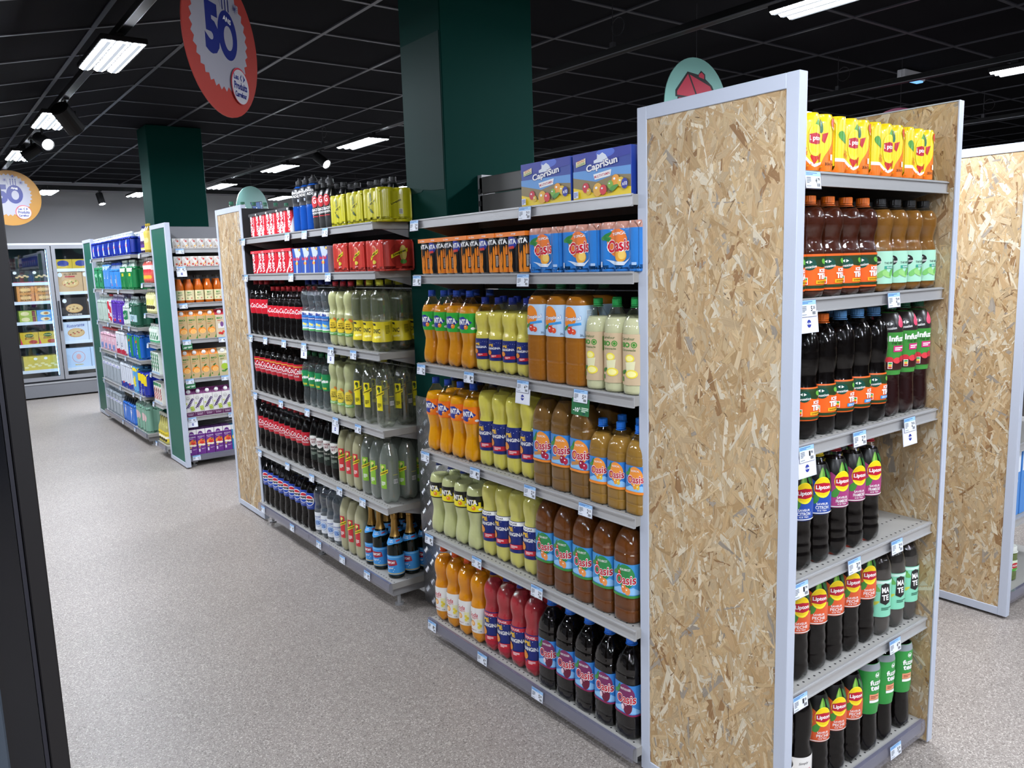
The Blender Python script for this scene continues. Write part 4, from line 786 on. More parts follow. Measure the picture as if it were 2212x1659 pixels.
kd = [flat(B(0, 0, 400, 200, '#cc1a2c'), T('Coca-Cola', 0, 0, 108, 34, W_, 90, .3, .02)), flat(B(0, 0, 400, 200, '#cc1a2c'), P([(34, 66), (16, -30), (-10, -66), (34, -66)], W_), P([(34, 40), (22, -30), (4, -66), (34, -66)], '#cc1a2c'))]
TY['pk'] = cans_type('red cola can carton on second shelf', 3, .0250, .134, '#cc1a2c', kd, '#cc1a2c', sleeve_dec=[T('6 x 330ml', -40, 0, 34, 6, W_)])
TY['ps'] = pack_type('yellow mixer can pack', 3, .0575, .17, .146, '#c9c21e', None, flat(LF(0, 40, 26, 16, 80, '#6a7a1c'), E(0, 22, 11, 12, '#8a8a2a'), P([(-34, -22), (34, 14), (34, 30), (-34, -6)], '#d8d020'), T('Schweppes', 0, 4, 66, 15, '#20200e', 27, .15, .03), LF(6, -26, 30, 12, -40, '#4a5a1c'), T('x6', 66, -56, 10, 7, '#55511a')), endd=flat(B(-12, 0, 40, 110, '#b8b01c'), P([(-36, -12), (26, 16), (26, 30), (-36, 2)], '#cfc62a'), T('Schweppes', -4, 9, 58, 13, '#20200e', 24, .15, .03), B(20, -30, 16, 24, '#d8d6b4'), BARC(20, -30, 13, 20)))
TY['pr'] = pack_type('red mixer can pack', 3, .0575, .17, .136, '#c23a30', None, flat(E(2, 24, 18, 22, '#e8a48a'), E(2, 24, 12, 15, '#d8604a'), P([(-32, -20), (34, 14), (34, 30), (-32, -4)], '#e8d42a'), T('Schweppes', 1, 5, 64, 14, '#1c1c10', 27, .15, .03), E(4, -28, 12, 9, '#d8c84a'), LINES(0, -46, 30, 8, 2, '#f0d0c8')), endd=flat(E(-6, 0, 44, 50, '#a83028'), E(20, 10, 16, 34, '#d8c060'), P([(-44, -14), (40, 16), (40, 32), (-44, 2)], '#e8d42a'), T('Schweppes', -2, 9, 70, 14, '#1c1c10', 20, .15, .03), E(20, -28, 14, 10, '#5a9a3a')))
TY['rb'] = box_type('blue and silver energy drink four pack', .108, .108, .130, '#b9c3d6', flat(P([(-54, -65), (-54, 65), (-30, 65), (-8, 10), (-16, -65)], '#1c4a9c'), P([(2, -65), (12, 0), (54, 30), (54, -65)], '#24469c'), P([(16, 65), (54, 65), (54, 44), (30, 52)], '#1c4a9c'), B(42, 56, 20, 12, '#e8b83a'), T('Red Bull', 0, 10, 84, 17, '#c8284a', 0, .1, .04), E(0, -14, 16, 8, '#e8c84a'), P([(-20, -8), (-4, -14), (-18, -22)], '#c8203a'), P([(20, -8), (4, -14), (18, -22)], '#c8203a')), name='can_carton', cat='drink pack')
TY['rb']['D'] = .108
for k in ('pl', 'p1'): TY[k]['D'] = .115
for k in ('ps', 'pr'): TY[k]['D'] = .17
TY['pf']['D'] = 4*.0285+.003; TY['pz']['D'] = 4*.0240+.003; TY['pk']['D'] = 4*.025+.003
cs = lambda v: flat(P([(-126, -70), (-126, -30), (-60, -44), (0, -60), (70, -40), (126, -46), (126, -70)], '#f2d21e'), P([(-126, -30), (-60, -44), (0, -60), (70, -40), (126, -46), (126, -12), (60, -6), (-20, -20), (-126, 0)], '#8a7a52'), P([(-126, 0), (-20, -20), (60, -6), (126, -12), (126, 14), (-126, 18)], '#5f9ad8'), P([(-126, 40), (-126, 70), (126, 70), (126, 44), (0, 34)], '#1c2e9c'), E(20, 60, 40, 14, '#4a6ad0'), P([(-30, 42), (-16, 46), (-14, 60), (-6, 56), (8, 62), (22, 54), (30, 44), (34, 36), (-30, 34)], '#dfe6f0'), T('CapriSun', 4, 26, 140, 29, '#16308c', 7, .0, .07), T('CapriSun', 4, 26, 136, 26, W_, 7, 0, .03), P([(-32, 2), (46, 10), (42, -8), (-26, -14)], W_), T('MULTIVITAMIN', 6, -3, 66, 8, '#c02a4a', 6), P([(-110, 46), (-66, 54), (-66, 36), (-110, 30)], '#e8e2b4'), T('ZOO', -88, 46, 34, 8, '#d8542a', 8), T('A GAGNER', -88, 37, 38, 6, '#3a8a4a', 8), fruit(-66, -34, 15, '#c8243a'), fruit(-52, -46, 10, '#d8b02a'), fruit(-12, -44, 20, '#e8b03a'), fruit(12, -46, 15, '#d8303a'), fruit(66, -24, 17, '#f0a02a'), fruit(88, -30, 14, '#e8c03a'), fruit(44, -34, 12, '#7ab03a'), LF(60, -44, 40, 14, 20, '#4f9a3a'), E(104, -36, 14, 15, '#1c2e9c'), T('x10', 104, -36, 20, 11, W_, 0, 0, .03), T('80%', 42, -54, 20, 7, K_), B(-108, -52, 22, 20, '#e8ecf4'), LINES(-108, -52, 18, 16, 4, '#3a5ab0'))
TY['cs1'] = box_type('blue juice pouch box, left one on top shelf', .252, .155, .140, '#22409c', cs(0), name='juice_box', cat='box')
TY['cs2'] = box_type('blue juice pouch box, right one on top shelf', .252, .155, .140, '#22409c', cs(1), name='juice_box', cat='box')
# ------------------------------------------------------------------ fruit juice end shelf, side shelf and water packs
KR = '#c9ab7c'
def mini(a, b): return flat(P([(-31, 41), (-31, 6), (4, 41)], '#e6e2de'), P([(31, -41), (31, 10), (-2, -41)], a), P([(-24, 41), (-18, 41), (24, -34), (18, -36)], W_), P([(-15, 41), (-9, 41), (31, -28), (31, -36)], W_), E(12, 18, 8, 7, b), E(-10, -22, 9, 8, a), E(16, -18, 8, 7, '#f0c87a'), RING(0, 26, 6, 2, b))
TY['m1'] = box_type('grey fruit mini juice pack', .0625, .10, .080, '#c9c4be', mini('#b8a490', '#c85a50'), name='juice_pack'); TY['m1']['D'] = .10
TY['m2'] = box_type('red fruit mini juice pack', .0625, .10, .080, '#d9cfc4', mini('#c8503c', '#d83a34'), name='juice_pack'); TY['m2']['D'] = .10
TY['jb'] = bottle_type('orange carrot juice glass bottle', .225, .0365, 'jar_bottle', J('#e8741a', .3), '#2a2418', (.10, .46, '#e6dcb0', flat(T('BIO', 0, 22, 30, 13, '#4a8a34', 0, 0, .05), LINES(0, 2, 36, 16, 3, '#7a7a4c'), E(-14, -24, 5, 4, '#3d8f2f'), B(16, -24, 10, 9, '#d8604a')), None, -8), .86, petal=0, name='juice_bottle', caph=.012)
def bioj(o1, o2, lf='#3a6a2c'): return flat(T('BIO', 0, 62, 46, 15, '#3d7a2c', 0, 0, .05), B(-12, 42, 30, 4, '#5a8a3c'), LINES(-8, 28, 40, 8, 2, '#c8843c'), E(2, -26, 31, 27, o1), E(6, -34, 25, 20, o2), RING(6, -34, 20, 1.5, '#f8d8a8'), LF(2, 6, 30, 12, 40, lf), B(-22, -68, 9, 14, '#4a8a34'), P([(22, -94), (37, -60), (37, -94)], '#4a8a34'), P([(16, 94), (37, 94), (37, 40)], '#b9b060'))
TY['go'] = gable_type('organic orange juice carton, fourth shelf', .0735, .07, .235, KR, '#e88a3a', bioj('#f0902a', '#f8b862'))
TY['gr'] = gable_type('red roof berry juice carton', .0735, .07, .235, '#d8c8a8', '#b8283a', flat(T('BIO', -4, 66, 46, 15, '#3d8a3c', 0, 0, .05), LINES(0, 46, 44, 10, 2, '#c85a3a'), B(6, 0, 50, 40, '#e8e4e0'), E(14, 14, 14, 22, '#7a4a8a'), E(-8, -60, 12, 11, '#d8382a'), E(10, -64, 12, 11, '#c82a2a'), E(22, -50, 10, 10, '#e8503a'), E(-18, -46, 9, 9, '#e8c8a0')))
TY['go2'] = gable_type('organic orange juice carton, fifth shelf', .0735, .07, .235, KR, '#e88a3a', bioj('#f0902a', '#f8b862'))
TY['ga'] = gable_type('green apple organic juice carton', .0735, .07, .235, '#cdbf94', '#d8d0b4', flat(T('BIO', -6, 70, 46, 15, '#4a8a34', 0, 0, .05), LINES(-8, 46, 34, 14, 3, '#7a8a4c'), P([(-8, 30), (28, 34), (30, 6), (-10, 4)], '#e6eae4'), E(8, -18, 28, 26, '#a8c83a'), LF(18, -50, 40, 14, 30, '#3f7a2f'), LF(0, -58, 40, 14, -10, '#4f8a3a')))
gra = lambda: flat([E(22-(i//3)*7+((i*5) % 3)*8-6, 48-(i//3)*11+((i*7) % 3)*4, 5.5, 5.5, ('#4a2c6a', '#5c3a80', '#3a2054')[i % 3], 10) for i in range(21)], [E(10+((i*3) % 4)*7-4+(i//4)*2, -14-(i//4)*9+((i*5) % 3)*2, 5.2, 5.2, ('#b4c84a', '#c4d45e', '#9cb23a')[i % 3], 10) for i in range(16)], RING(-12, 62, 14, 1.5, '#5a4a5a'), T('Extra', -12, 60, 20, 6, '#4a3a4a', 0, .2), B(0, -76, 80, 40, '#5a1c50'), T('PUR JUS DE', 0, -68, 50, 6, '#e8d8e8'), T('RAISIN', 0, -78, 40, 7, '#e8d8e8'), E(-26, 20, 8, 8, '#c8cf7a'))
TY['gg'] = gable_type('grape juice carton with purple roof', .0735, .07, .235, '#e6e4e0', '#6a2460', gra())
TY['gn'] = gable_type('green roof fruit juice carton', .0735, .07, .235, '#e2e6dc', '#4a9a4a', flat(E(-14, 10, 16, 14, '#f0b03a'), E(-6, -14, 14, 12, '#e88a3a'), B(0, -76, 80, 40, '#2f8a4a'), RING(-14, 62, 14, 1.5, '#3a6a4a')))
mul = lambda: flat(B(0, 88, 80, 44, '#ece8e6'), E(-4, 72, 19, 19, '#6a2a86'), T('Extra', -4, 70, 24, 8, W_, 0, .2), P([(-40, 60), (-20, 52), (0, 60), (20, 50), (40, 62), (40, 66), (-40, 66)], '#6a2a86'), T('MULTIFRUITS', 0, 44, 54, 7, W_), LINES(0, 32, 44, 6, 1, '#e0c8e8'), E(0, -8, 30, 26, '#f0a83a'), E(6, 6, 22, 18, '#e8663a'), E(4, -14, 20, 16, '#d8342c'), E(-12, -26, 16, 10, '#f6ead0'), E(14, -28, 16, 9, '#f6ead0'), LF(14, 16, 18, 10, 40, '#3a7a2c'), B(-20, -72, 11, 26, '#ece8f0'), LINES(14, -62, 34, 8, 2, '#d8c0e0'), E(-18, -44, 8, 5, '#f0c84a'))
TY['mf'] = box_type('purple multifruit juice brick', .0700, .07, .215, '#6c2c88', mul(), name='juice_carton')
TY['mb'] = box_type('blue juice brick', .0700, .07, .215, '#2a86b0', flat(B(0, 88, 80, 44, '#e4ecee'), E(-6, 0, 26, 24, '#f0cf3a'), E(6, -26, 18, 14, '#f4e08a')), name='juice_carton')
for k in ('go', 'gr', 'go2', 'ga', 'gg', 'gn', 'mf', 'mb'): TY[k]['D'] = .07
def slim(desc, H, R, prof, liq, cap, band, dec, z0=.1, z1=.75): return bottle_type(desc, H, R, prof, J(liq, .3), cap, (z0, z1, band, dec, None, 14), .86, petal=0, name='juice_bottle')
TY['k0'] = slim('purple juice bottle with navy cap', .235, .0325, 'small', '#3a2a5a', '#1c2a6a', '#cfc8d8', flat(B(0, -40, 400, 50, '#5a3a86'), E(0, -10, 16, 16, '#3a2050'), B(0, -60, 30, 14, '#d8d878')))
TY['k0b'] = slim('golden juice bottle with yellow cap', .245, .0325, 'small', '#c8a83a', '#b8a02a', '#d8c05a', flat(E(0, 0, 18, 22, '#e8d88a')))
TY['k1'] = slim('red and yellow juice bottle with white cap', .215, .0325, 'small', '#d8685a', '#e8e6e2', '#d8584e', flat(B(0, 40, 400, 40, '#f0e8e0'), E(0, 12, 18, 16, '#c82a34'), E(0, -40, 18, 16, '#f0b03a')))
TY['k2'] = slim('pale yellow juice bottle with dark print', .215, .0325, 'small', '#d8d49a', '#e8e8d8', '#e6e2a8', flat(E(0, -36, 20, 16, '#3a3420'), LF(0, 10, 60, 18, 80, '#c8c85a')))
TY['k3'] = slim('white juice bottle with green print', .175, .0325, 'small', '#c8dccb', '#e6eae6', '#dfe9df', flat(LF(-6, 10, 50, 14, 70, '#3a8a5a'), LF(10, -14, 46, 14, 80, '#24704a'), B(0, -50, 400, 14, '#4fae7a')))
TY['k4'] = box_type('green and white juice brick', .0640, .064, .190, '#dfe8dc', flat(*[P([(-30, 70-i*34), (8, 84-i*34), (30, 60-i*34), (-4, 52-i*34)], '#2f8a56') for i in range(4)], *[LF(6, 46-i*34, 44, 14, 40, '#1c4a34') for i in range(4)], B(0, -88, 80, 16, '#a9c8e0')), name='juice_carton')
TY['k5'] = box_type('red and green juice brick', .0640, .064, .185, '#e2e0d4', flat(P([(-30, 84), (30, 88), (30, 62), (-30, 56)], '#2f8a56'), *[LF(0, 30-i*26, 52, 16, 35, '#c8303a') for i in range(4)], LF(6, 20, 40, 14, 60, '#2a2420'), B(0, -84, 80, 14, '#b9c8d8')), name='juice_carton')
TY['k6'] = slim('yellow lemonade glass bottle', .270, .0330, 'champ', '#d8cf7a', '#d8d8c8', '#e6cf3a', flat(B(0, -6, 400, 20, '#f2eee0'), T('LEMON', 0, 20, 44, 12, '#2a2a1c'), E(0, -30, 16, 12, '#2a2a20')), .08, .42)
TY['k4']['D'] = TY['k5']['D'] = .064
def wpack(desc, n, pitch, H, side, decals, neck='#dfe8ee', cap='#dfe6ec', depth=.17, nh=.06, top=None, necks=True): 
    t = pack_type(desc, n, pitch, depth, H, side, None, decals, None, 'water_pack', top, .2, 2, .03, (neck, cap, nh, .014) if necks else None); t['D'] = depth; t['cat'] = 'water pack'; return t
TY['d1'] = wpack('deep blue water pack', 4, .066, .165, '#14309c', flat(P([(-22, -60), (-30, 10), (-10, 58), (10, 58), (26, 0), (18, -60)], '#b8cce4'), B(0, 6, 60, 24, '#c8586a', 10), T('EVIAN', 0, 6, 52, 16, W_, 10), LF(0, -34, 40, 24, 60, '#e2eaf2')), cap='#cfd6dc', nh=.045)
TY['d2a'] = wpack('green sparkling water pack with round badge', 3, .068, .225, '#2f8a5c', flat(E(0, -20, 26, 30, '#1c5a3c'), E(0, 30, 60, 20, '#8cc8a4'), LF(30, 0, 60, 14, 80, '#bfe2cc')), '#cfe6d8', '#d8e8de')
TY['d2b'] = wpack('tall blue water pack', 2, .072, .25, '#4f8fd8', flat(P([(-72, 60), (72, 90), (72, 126), (-72, 126)], '#b8d4ec'), T('EAU', 0, 10, 60, 26, W_, 80)), '#cfe0ee', '#e6eef4', nh=.03)
TY['d2c'] = wpack('light blue water pack with orange figures', 3, .070, .20, '#3f8fe0', flat(P([(-8, -50), (-2, 40), (8, 40), (10, -50)], '#c89a6a'), E(0, -60, 14, 10, '#c86a6a'), LINES(-50, -20, 30, 40, 4, '#9cc8f0')), '#cfe0ee', '#3a5fd0')
TY['d2d'] = wpack('green sparkling water pack with yellow tag', 3, .070, .215, '#1f7a44', flat(B(0, 32, 90, 26, '#e8e03a'), T('MAXI', 0, 32, 60, 14, '#2a5a2a'), LF(-20, -40, 90, 26, 70, '#6ab86a'), LF(40, -40, 90, 26, 80, '#58a85a'), P([(-100, 60), (100, 60), (100, 110), (-100, 110)], '#d8ecdc')), '#e2eee6', '#e6f2ea')
TY['d3a'] = wpack('white and green water pack', 3, .080, .225, '#b9ccc0', flat(LF(-40, 20, 90, 24, 80, '#3f7a50'), LF(40, 20, 90, 24, 80, '#3f7a50'), B(-30, -30, 40, 46, '#24382c'), B(44, -30, 36, 46, '#24382c'), LINES(-30, -30, 30, 36, 4, W_)), '#dfe8e4', '#e8eeea')
TY['d3b'] = wpack('red and white water pack', 2, .085, .235, '#e2dfe2', flat(P([(-80, 90), (0, 110), (80, 40), (80, -20), (-10, 10), (-80, 60)], '#c8283a'), P([(-80, 0), (80, -60), (80, -100), (-80, -60)], '#c8283a'), T('SALVETAT', 0, -10, 110, 24, W_, 75)), '#e8e8ea', '#c83a44')
TY['d3c'] = wpack('purple water pack', 3, .078, .235, '#5a35a8', flat(T('ROZANA', -36, 0, 160, 32, '#cfc0ea', 80, .1), T('ROZANA', 44, 0, 160, 32, '#cfc0ea', 80, .1), E(0, -80, 40, 14, '#c8304a')), '#d8d0e8', '#e6e0f0')
TY['d3d'] = wpack('white mineral water pack with green badge', 2, .085, .190, '#cdd8d2', flat(P([(-86, 20), (0, 56), (86, 50), (86, -30), (0, -46), (-86, -10)], '#1f7a4a'), T('SOURCE', 0, 4, 110, 26, W_, 12)), '#e2eae6', '#e8f0ea', nh=.07)
TY['d3e'] = wpack('dark green mineral water pack with pale label', 3, .098, .225, '#2a5a46', flat(B(0, -30, 300, 66, '#a9c4cc'), LINES(0, -30, 150, 40, 4, '#5a7a84'), LF(-60, 54, 70, 34, 40, '#cfe0e8'), E(0, -52, 12, 8, '#c83a3a')), '#cfe2da', '#dfeaf0')
TY['d4a'] = wpack('pink water pack', 2, .098, .180, '#e6b8c8', flat(P([(-60, -20), (60, -10), (60, -70), (-60, -80)], '#8a9ac8'), LINES(0, 30, 90, 30, 3, '#f2dce4'), T('ROSE', 0, -44, 70, 20, '#5a6ab0')), '#f0d8e0', '#e8686a')
TY['d4b'] = wpack('white and red water pack', 3, .066, .230, '#dfe2ea', flat(T('REGIME', -30, 30, 130, 30, '#2a3a6a', 78), P([(-100, -50), (-30, -70), (40, -50), (100, -74), (100, -115), (-100, -115)], '#b82a44'), T('EAU', 50, 10, 90, 26, '#3a4a7a', 80)), '#e2e6ee', '#e8eaf2', nh=.02)
TY['d4c'] = wpack('green and blue water pack', 2, .100, .235, '#1f62c0', flat(P([(-100, 110), (-20, 110), (-50, -110), (-100, -110)], '#3a9a5a'), P([(30, 110), (100, 110), (100, -110), (70, -110)], '#2f8a4a'), LF(0, 60, 70, 26, 30, '#d8483a'), T('BLEU', 6, -10, 120, 34, W_, 80)), '#cfe0ea', '#3a6ac0', nh=.05)
TY['d5a'] = wpack('clear still water pack with small white labels', 3, .056, .26, '#aab4bc', flat(B(0, 60, 200, 34, '#e6eaf2'), P([(-84, 46), (0, 76), (84, 46)], '#b8bce0')), '#b9c4cc', '#d2dae2', nh=.045)
TY['d5b'] = wpack('white and blue water pack with scalloped top', 3, .088, .255, '#d8dee8', flat(T('VITTEL', -30, 20, 150, 34, '#2a4a86', 80), T('BULLES', 56, 10, 150, 34, '#2a4a86', 80), P([(-132, -60), (0, -80), (132, -60), (132, -128), (-132, -128)], '#2a3a96'), E(0, -70, 30, 12, '#c84a5a')), '#dfe4ec', '#b9c4d4', nh=.05)
TY['d5c'] = wpack('sky blue water pack with yellow sunburst', 2, .098, .260, '#5aa6dc', flat(STAR(0, -20, 40, 66, 12, '#e8d83a'), P([(-98, 70), (-60, 96), (-20, 76), (20, 100), (60, 78), (98, 96), (98, 130), (-98, 130)], '#f0dc3a'), T('CIEL', 0, -20, 60, 22, '#2a5aa0', 70)), '#cfe2ee', '#e8e06a', nh=.03)
TY['d5d'] = wpack('yellow-topped navy water pack at the near end', 3, .105, .225, '#1c2c98', flat(P([(-158, 40), (0, 10), (158, -10), (158, 112), (-158, 112)], '#f0d41e'), T('SOLEIL', -60, -50, 130, 28, '#dfe6ff', 80), LINES(40, -60, 60, 30, 3, '#5a6ac8')), '#f0dc5a', '#f0dc5a', necks=False)
TY['d6a'] = wpack('clear still water pack on the floor shelf', 3, .050, .25, '#a2adb6', flat(B(0, 36, 200, 26, '#dfe4f0'), P([(-75, 30), (0, 50), (75, 30)], '#9aa2d0')), '#b2bec8', '#ccd6de', nh=.045)
TY['d6b'] = wpack('bright blue water pack with black necks', 3, .085, .20, '#2f72d0', flat(P([(-60, 30), (-20, 50), (20, 30), (0, -60), (-40, -40)], '#dfe8f6'), T('SAINT', 0, 20, 120, 24, W_, 78), T('YORRE', 60, 0, 120, 24, W_, 80)), '#2a2a20', '#3a3a30', nh=.09)
TY['d6c'] = wpack('pale green sparkling water pack', 2, .105, .25, '#7aa892', flat(E(-40, 20, 32, 40, '#d8b8b8'), E(50, 20, 32, 40, '#d8b8b8'), T('BADOIT', 0, -50, 150, 30, '#1f5a3c', 82), LF(20, -60, 100, 40, 80, '#3f8a5c')), '#cfe2d8', '#d8e6de', nh=.05)

# ================================================================== FILLING THE SHELVES
T_ = TY
for k, y in (('cs1', 2.045), ('cs2', 1.783)): put(T_[k], 1.665+.02+.0775, y, A_Z[0], M90, T_[k]['desc'], 'juice pouch boxes on the top shelf', 1)
rowX(T_['pf'], [2.757, 2.581, 2.405, 2.229], A_Z[1]+.001, gap=.008, jit=1)
rowX(T_['p1'], [2.052, 1.878, 1.704+.001], A_Z[1]+.001, gap=.008, jit=1)
z = A_Z[2]
rowX(T_['fg'], [2.835, 2.742, 2.649, 2.557], z, gap=.012); rowX(T_['og'], [2.467, 2.382, 2.297, 2.212], z)
rowX(T_['o2'], [2.118, 2.019, 1.921], z, gap=.008, jit=2); rowX(T_['bio'], [1.832, 1.749, 1.687-.018], z, gap=.006)
z = A_Z[3]
rowX(T_['fo'], [2.835, 2.742, 2.649, 2.557], z, gap=.012); rowX(T_['ol'], [2.465, 2.378, 2.291, 2.204], z)
rowX(T_['o3'], [2.108, 2.010, 1.912], z, gap=.012, jit=2); rowX(T_['o1'], [1.823, 1.742, 1.689-.028], z, gap=.012, jit=2)
z = A_Z[4]
rowX(T_['fb'], [2.835, 2.742, 2.649, 2.557], z, gap=.012); rowX(T_['os'], [2.465, 2.378, 2.291, 2.204], z)
rowX(T_['op'], [2.108, 2.009, 1.910, 1.811, 1.712], z, gap=.012, jit=2)
z = A_B
rowX(T_['so'], [2.832, 2.740, 2.648, 2.556], z, gap=.012); rowX(T_['or'], [2.466, 2.379, 2.292, 2.205], z, gap=.016)
rowX(T_['ob'], [2.108, 2.009, 1.910, 1.811, 1.712], z, gap=.012, jit=2)
# cola bay
z = B_Z[0]+.001
rowX(T_['pz'], [4.74, 4.58, 4.42, 4.26], z, gap=.01, back=0, jit=2)
rowX(T_['po'], [4.125, 4.036, 3.947], z, gap=.012, back=1); rowX(T_['cr'], [3.868, 3.796, 3.724], z, gap=.012, back=2)
for i, y in enumerate([3.65, 3.575, 3.50, 3.425]): put(T_['cr'], 1.665+.225, y, z, M90, '%s striped energy drink bottle behind the yellow can packs, from left' % ORD[i], 'energy drinks behind the packs')
rowX(T_['ps'], [3.596, 3.420, 3.308-.061], z, gap=.01, back=0, jit=1)
put(T_['ps'], 1.665+.01+.085+.18, 3.247, z, M90, 'yellow mixer can pack behind the rightmost front one', 'yellow mixer can packs', 1)
z = B_Z[1]+.001
rowX(T_['pk'], [4.74, 4.583, 4.426, 4.269], z, gap=.008, back=0, jit=1); rowX(T_['rb'], [4.118, 4.006, 3.894, 3.782], z, gap=.008, back=0, jit=1)
rowX(T_['pr'], [3.60, 3.424, 3.308-.061], z, gap=.01, back=0, jit=1)
z = B_Z[2]
rowX(T_['c2'], [4.905, 4.812, 4.719], z, gap=.012); rowX(T_['c1'], [4.628, 4.546, 4.464, 4.382, 4.300, 4.218], z, gap=.018)
rowX(T_['li'], [4.127, 4.040, 3.953, 3.866], z); rowX(T_['le'], [3.778, 3.690, 3.602], z); rowX(T_['to'], [3.502, 3.402, 3.302], z, back=3, gap=.016)
z = B_Z[3]
rowX(T_['cz'], [4.905, 4.815, 4.725, 4.635, 4.545, 4.455, 4.365, 4.275], z, gap=.012); rowX(T_['sp'], [4.182, 4.095, 4.008, 3.921], z)
rowX(T_['la'], [3.825, 3.738, 3.651], z); rowX(T_['s1'], [3.545, 3.446, 3.310], z, back=3)
z = B_Z[4]
rowX(T_['cc'], [4.920, 4.833, 4.746, 4.659, 4.572, 4.485, 4.398, 4.311, 4.224], z, gap=.012); rowX(T_['cd'], [4.133, 4.044, 3.955, 3.866], z)
rowX(T_['sr'], [3.777, 3.690, 3.603], z); rowX(T_['sl'], [3.510, 3.414, 3.312], z, back=3)
z = B_B
rowX(T_['pe'], [4.920, 4.833, 4.746, 4.659, 4.572, 4.485, 4.398, 4.311, 4.224], z, gap=.012); rowX(T_['wl'], [4.138, 4.056, 3.974, 3.892], z)
rowX(T_['sp2'], [3.803, 3.715, 3.627], z); rowX(T_['ch'], [3.535, 3.450, 3.300], z, back=2, gap=.03)
# iced tea end shelves
rowY(T_['pl'], [1.829, 2.003, 2.177, 2.351], E_Z[0]+.001, gap=.006, back=1, jit=1)
z = E_Z[1]
rowY(T_['t1'], [1.778, 1.863, 1.948, 2.033, 2.118], z, gap=.006); rowY(T_['t2'], [2.205, 2.288, 2.371, 2.454], z, gap=.008)
z = E_Z[2]
rowY(T_['t3'], [1.776, 1.861, 1.946], z, gap=.012, jit=4); rowY(T_['t4'], [2.033, 2.120, 2.207], z, gap=.012, jit=4); rowY(T_['t5'], [2.292, 2.376, 2.459], z, gap=.014, jit=10)
z = E_Z[3]
rowY(T_['lb'], [1.774, 1.860, 1.946], z, gap=.018); rowY(T_['lp'], [2.034, 2.122, 2.208], z, gap=.018)
z = E_Z[4]
rowY(T_['lo'], [1.774, 1.860, 1.946, 2.032, 2.118, 2.204], z, gap=.018); rowY(T_['ma'], [2.290, 2.375, 2.459], z, gap=.016)
z = E_B
rowY(T_['si'], [1.778, 1.868], z, gap=.006); rowY(T_['lo2'], [1.956, 2.042, 2.130], z, gap=.006); rowY(T_['fu'], [2.218, 2.306, 2.394+.02], z, gap=.002, jit=12)
# juice end shelves
FC = 6.86
rowY(T_['m1'], [1.783+.064*i for i in range(7)], C_Z[0]+.001, FC, 0, .012, 1); rowY(T_['m2'], [1.783+.064*i for i in range(7)], C_Z[1]+.001, FC, 0, .012, 1)
rowY(T_['jb'], [1.785, 1.862, 1.939, 2.016, 2.093, 2.170], C_Z[2], FC, 1, .014)
rowY(T_['go'], [1.775, 1.851, 1.927, 2.003], C_Z[3]+.001, FC, 0, .012, 1); rowY(T_['gr'], [2.079, 2.155], C_Z[3]+.001, FC, 0, .012, 1)
rowY(T_['go2'], [1.775, 1.851, 1.927, 2.003], C_Z[4]+.001, FC, 0, .012, 1); rowY(T_['ga'], [2.079, 2.155], C_Z[4]+.001, FC, 0, .012, 1)
rowY(T_['gg'], [1.775, 1.851, 1.927, 2.003, 2.079], C_Z[5]+.001, FC, 0, .012, 1); rowY(T_['gn'], [2.155], C_Z[5]+.001, FC, 0, .012, 1)
rowY(T_['mf'], [1.770, 1.843, 1.916, 1.989, 2.062], C_B+.001, FC, 1, .012, 1); rowY(T_['mb'], [2.135], C_B+.001, FC, 0, .012, 1)
ys = [7.602, 7.534, 7.466, 7.398]
rowX(T_['k0'], ys[:2], K_Z[0], gap=.012, back=0); rowX(T_['k0b'], ys[2:], K_Z[0], gap=.012, back=0)
for k, zz in (('k1', K_Z[1]), ('k2', K_Z[2]), ('k3', K_Z[3]), ('k4', K_Z[4]), ('k5', K_Z[5]), ('k6', K_B)): rowX(T_[k], ys, zz+.0005, gap=.012, back=0, jit=2)
dm = lambda y: 8.0+(y-8.0)*.93
def drow(k, a, b, n, zz):
    """n packs side by side between y = a (far) and b (near)"""
    rowX(T_[k], [a+(b-a)*(i+.5)/n for i in range(n)], zz+.001, gap=.008, back=0, jit=1)
z = D_Z[0]; drow('d1', 9.93, 8.03, 7, z)
z = D_Z[1]; drow('d2a', 9.93, 9.44, 2, z); drow('d2b', 9.42, 9.12, 2, z); drow('d2c', 9.10, 8.64, 2, z); drow('d2d', 8.62, 8.02, 2, z)
z = D_Z[2]; drow('d3a', 9.93, 9.40, 2, z); drow('d3b', 9.38, 9.19, 1, z); drow('d3c', 9.17, 8.66, 2, z); drow('d3d', 8.64, 8.44, 1, z); drow('d3e', 8.40, 8.02, 1, z)
z = D_Z[3]; drow('d4a', 9.93, 9.12, 4, z); drow('d4b', 9.10, 8.66, 2, z); drow('d4c', 8.62, 8.02, 2, z)
z = D_Z[4]; drow('d5a', 9.93, 9.06, 5, z); drow('d5b', 9.04, 8.50, 2, z); drow('d5c', 8.48, 8.27, 1, z); drow('d5d', 8.26, 7.94, 1, z)
z = D_B; drow('d6a', 9.93, 9.10, 5, z); drow('d6b', 9.08, 8.56, 2, z); drow('d6c', 8.50, 8.02, 2, z)
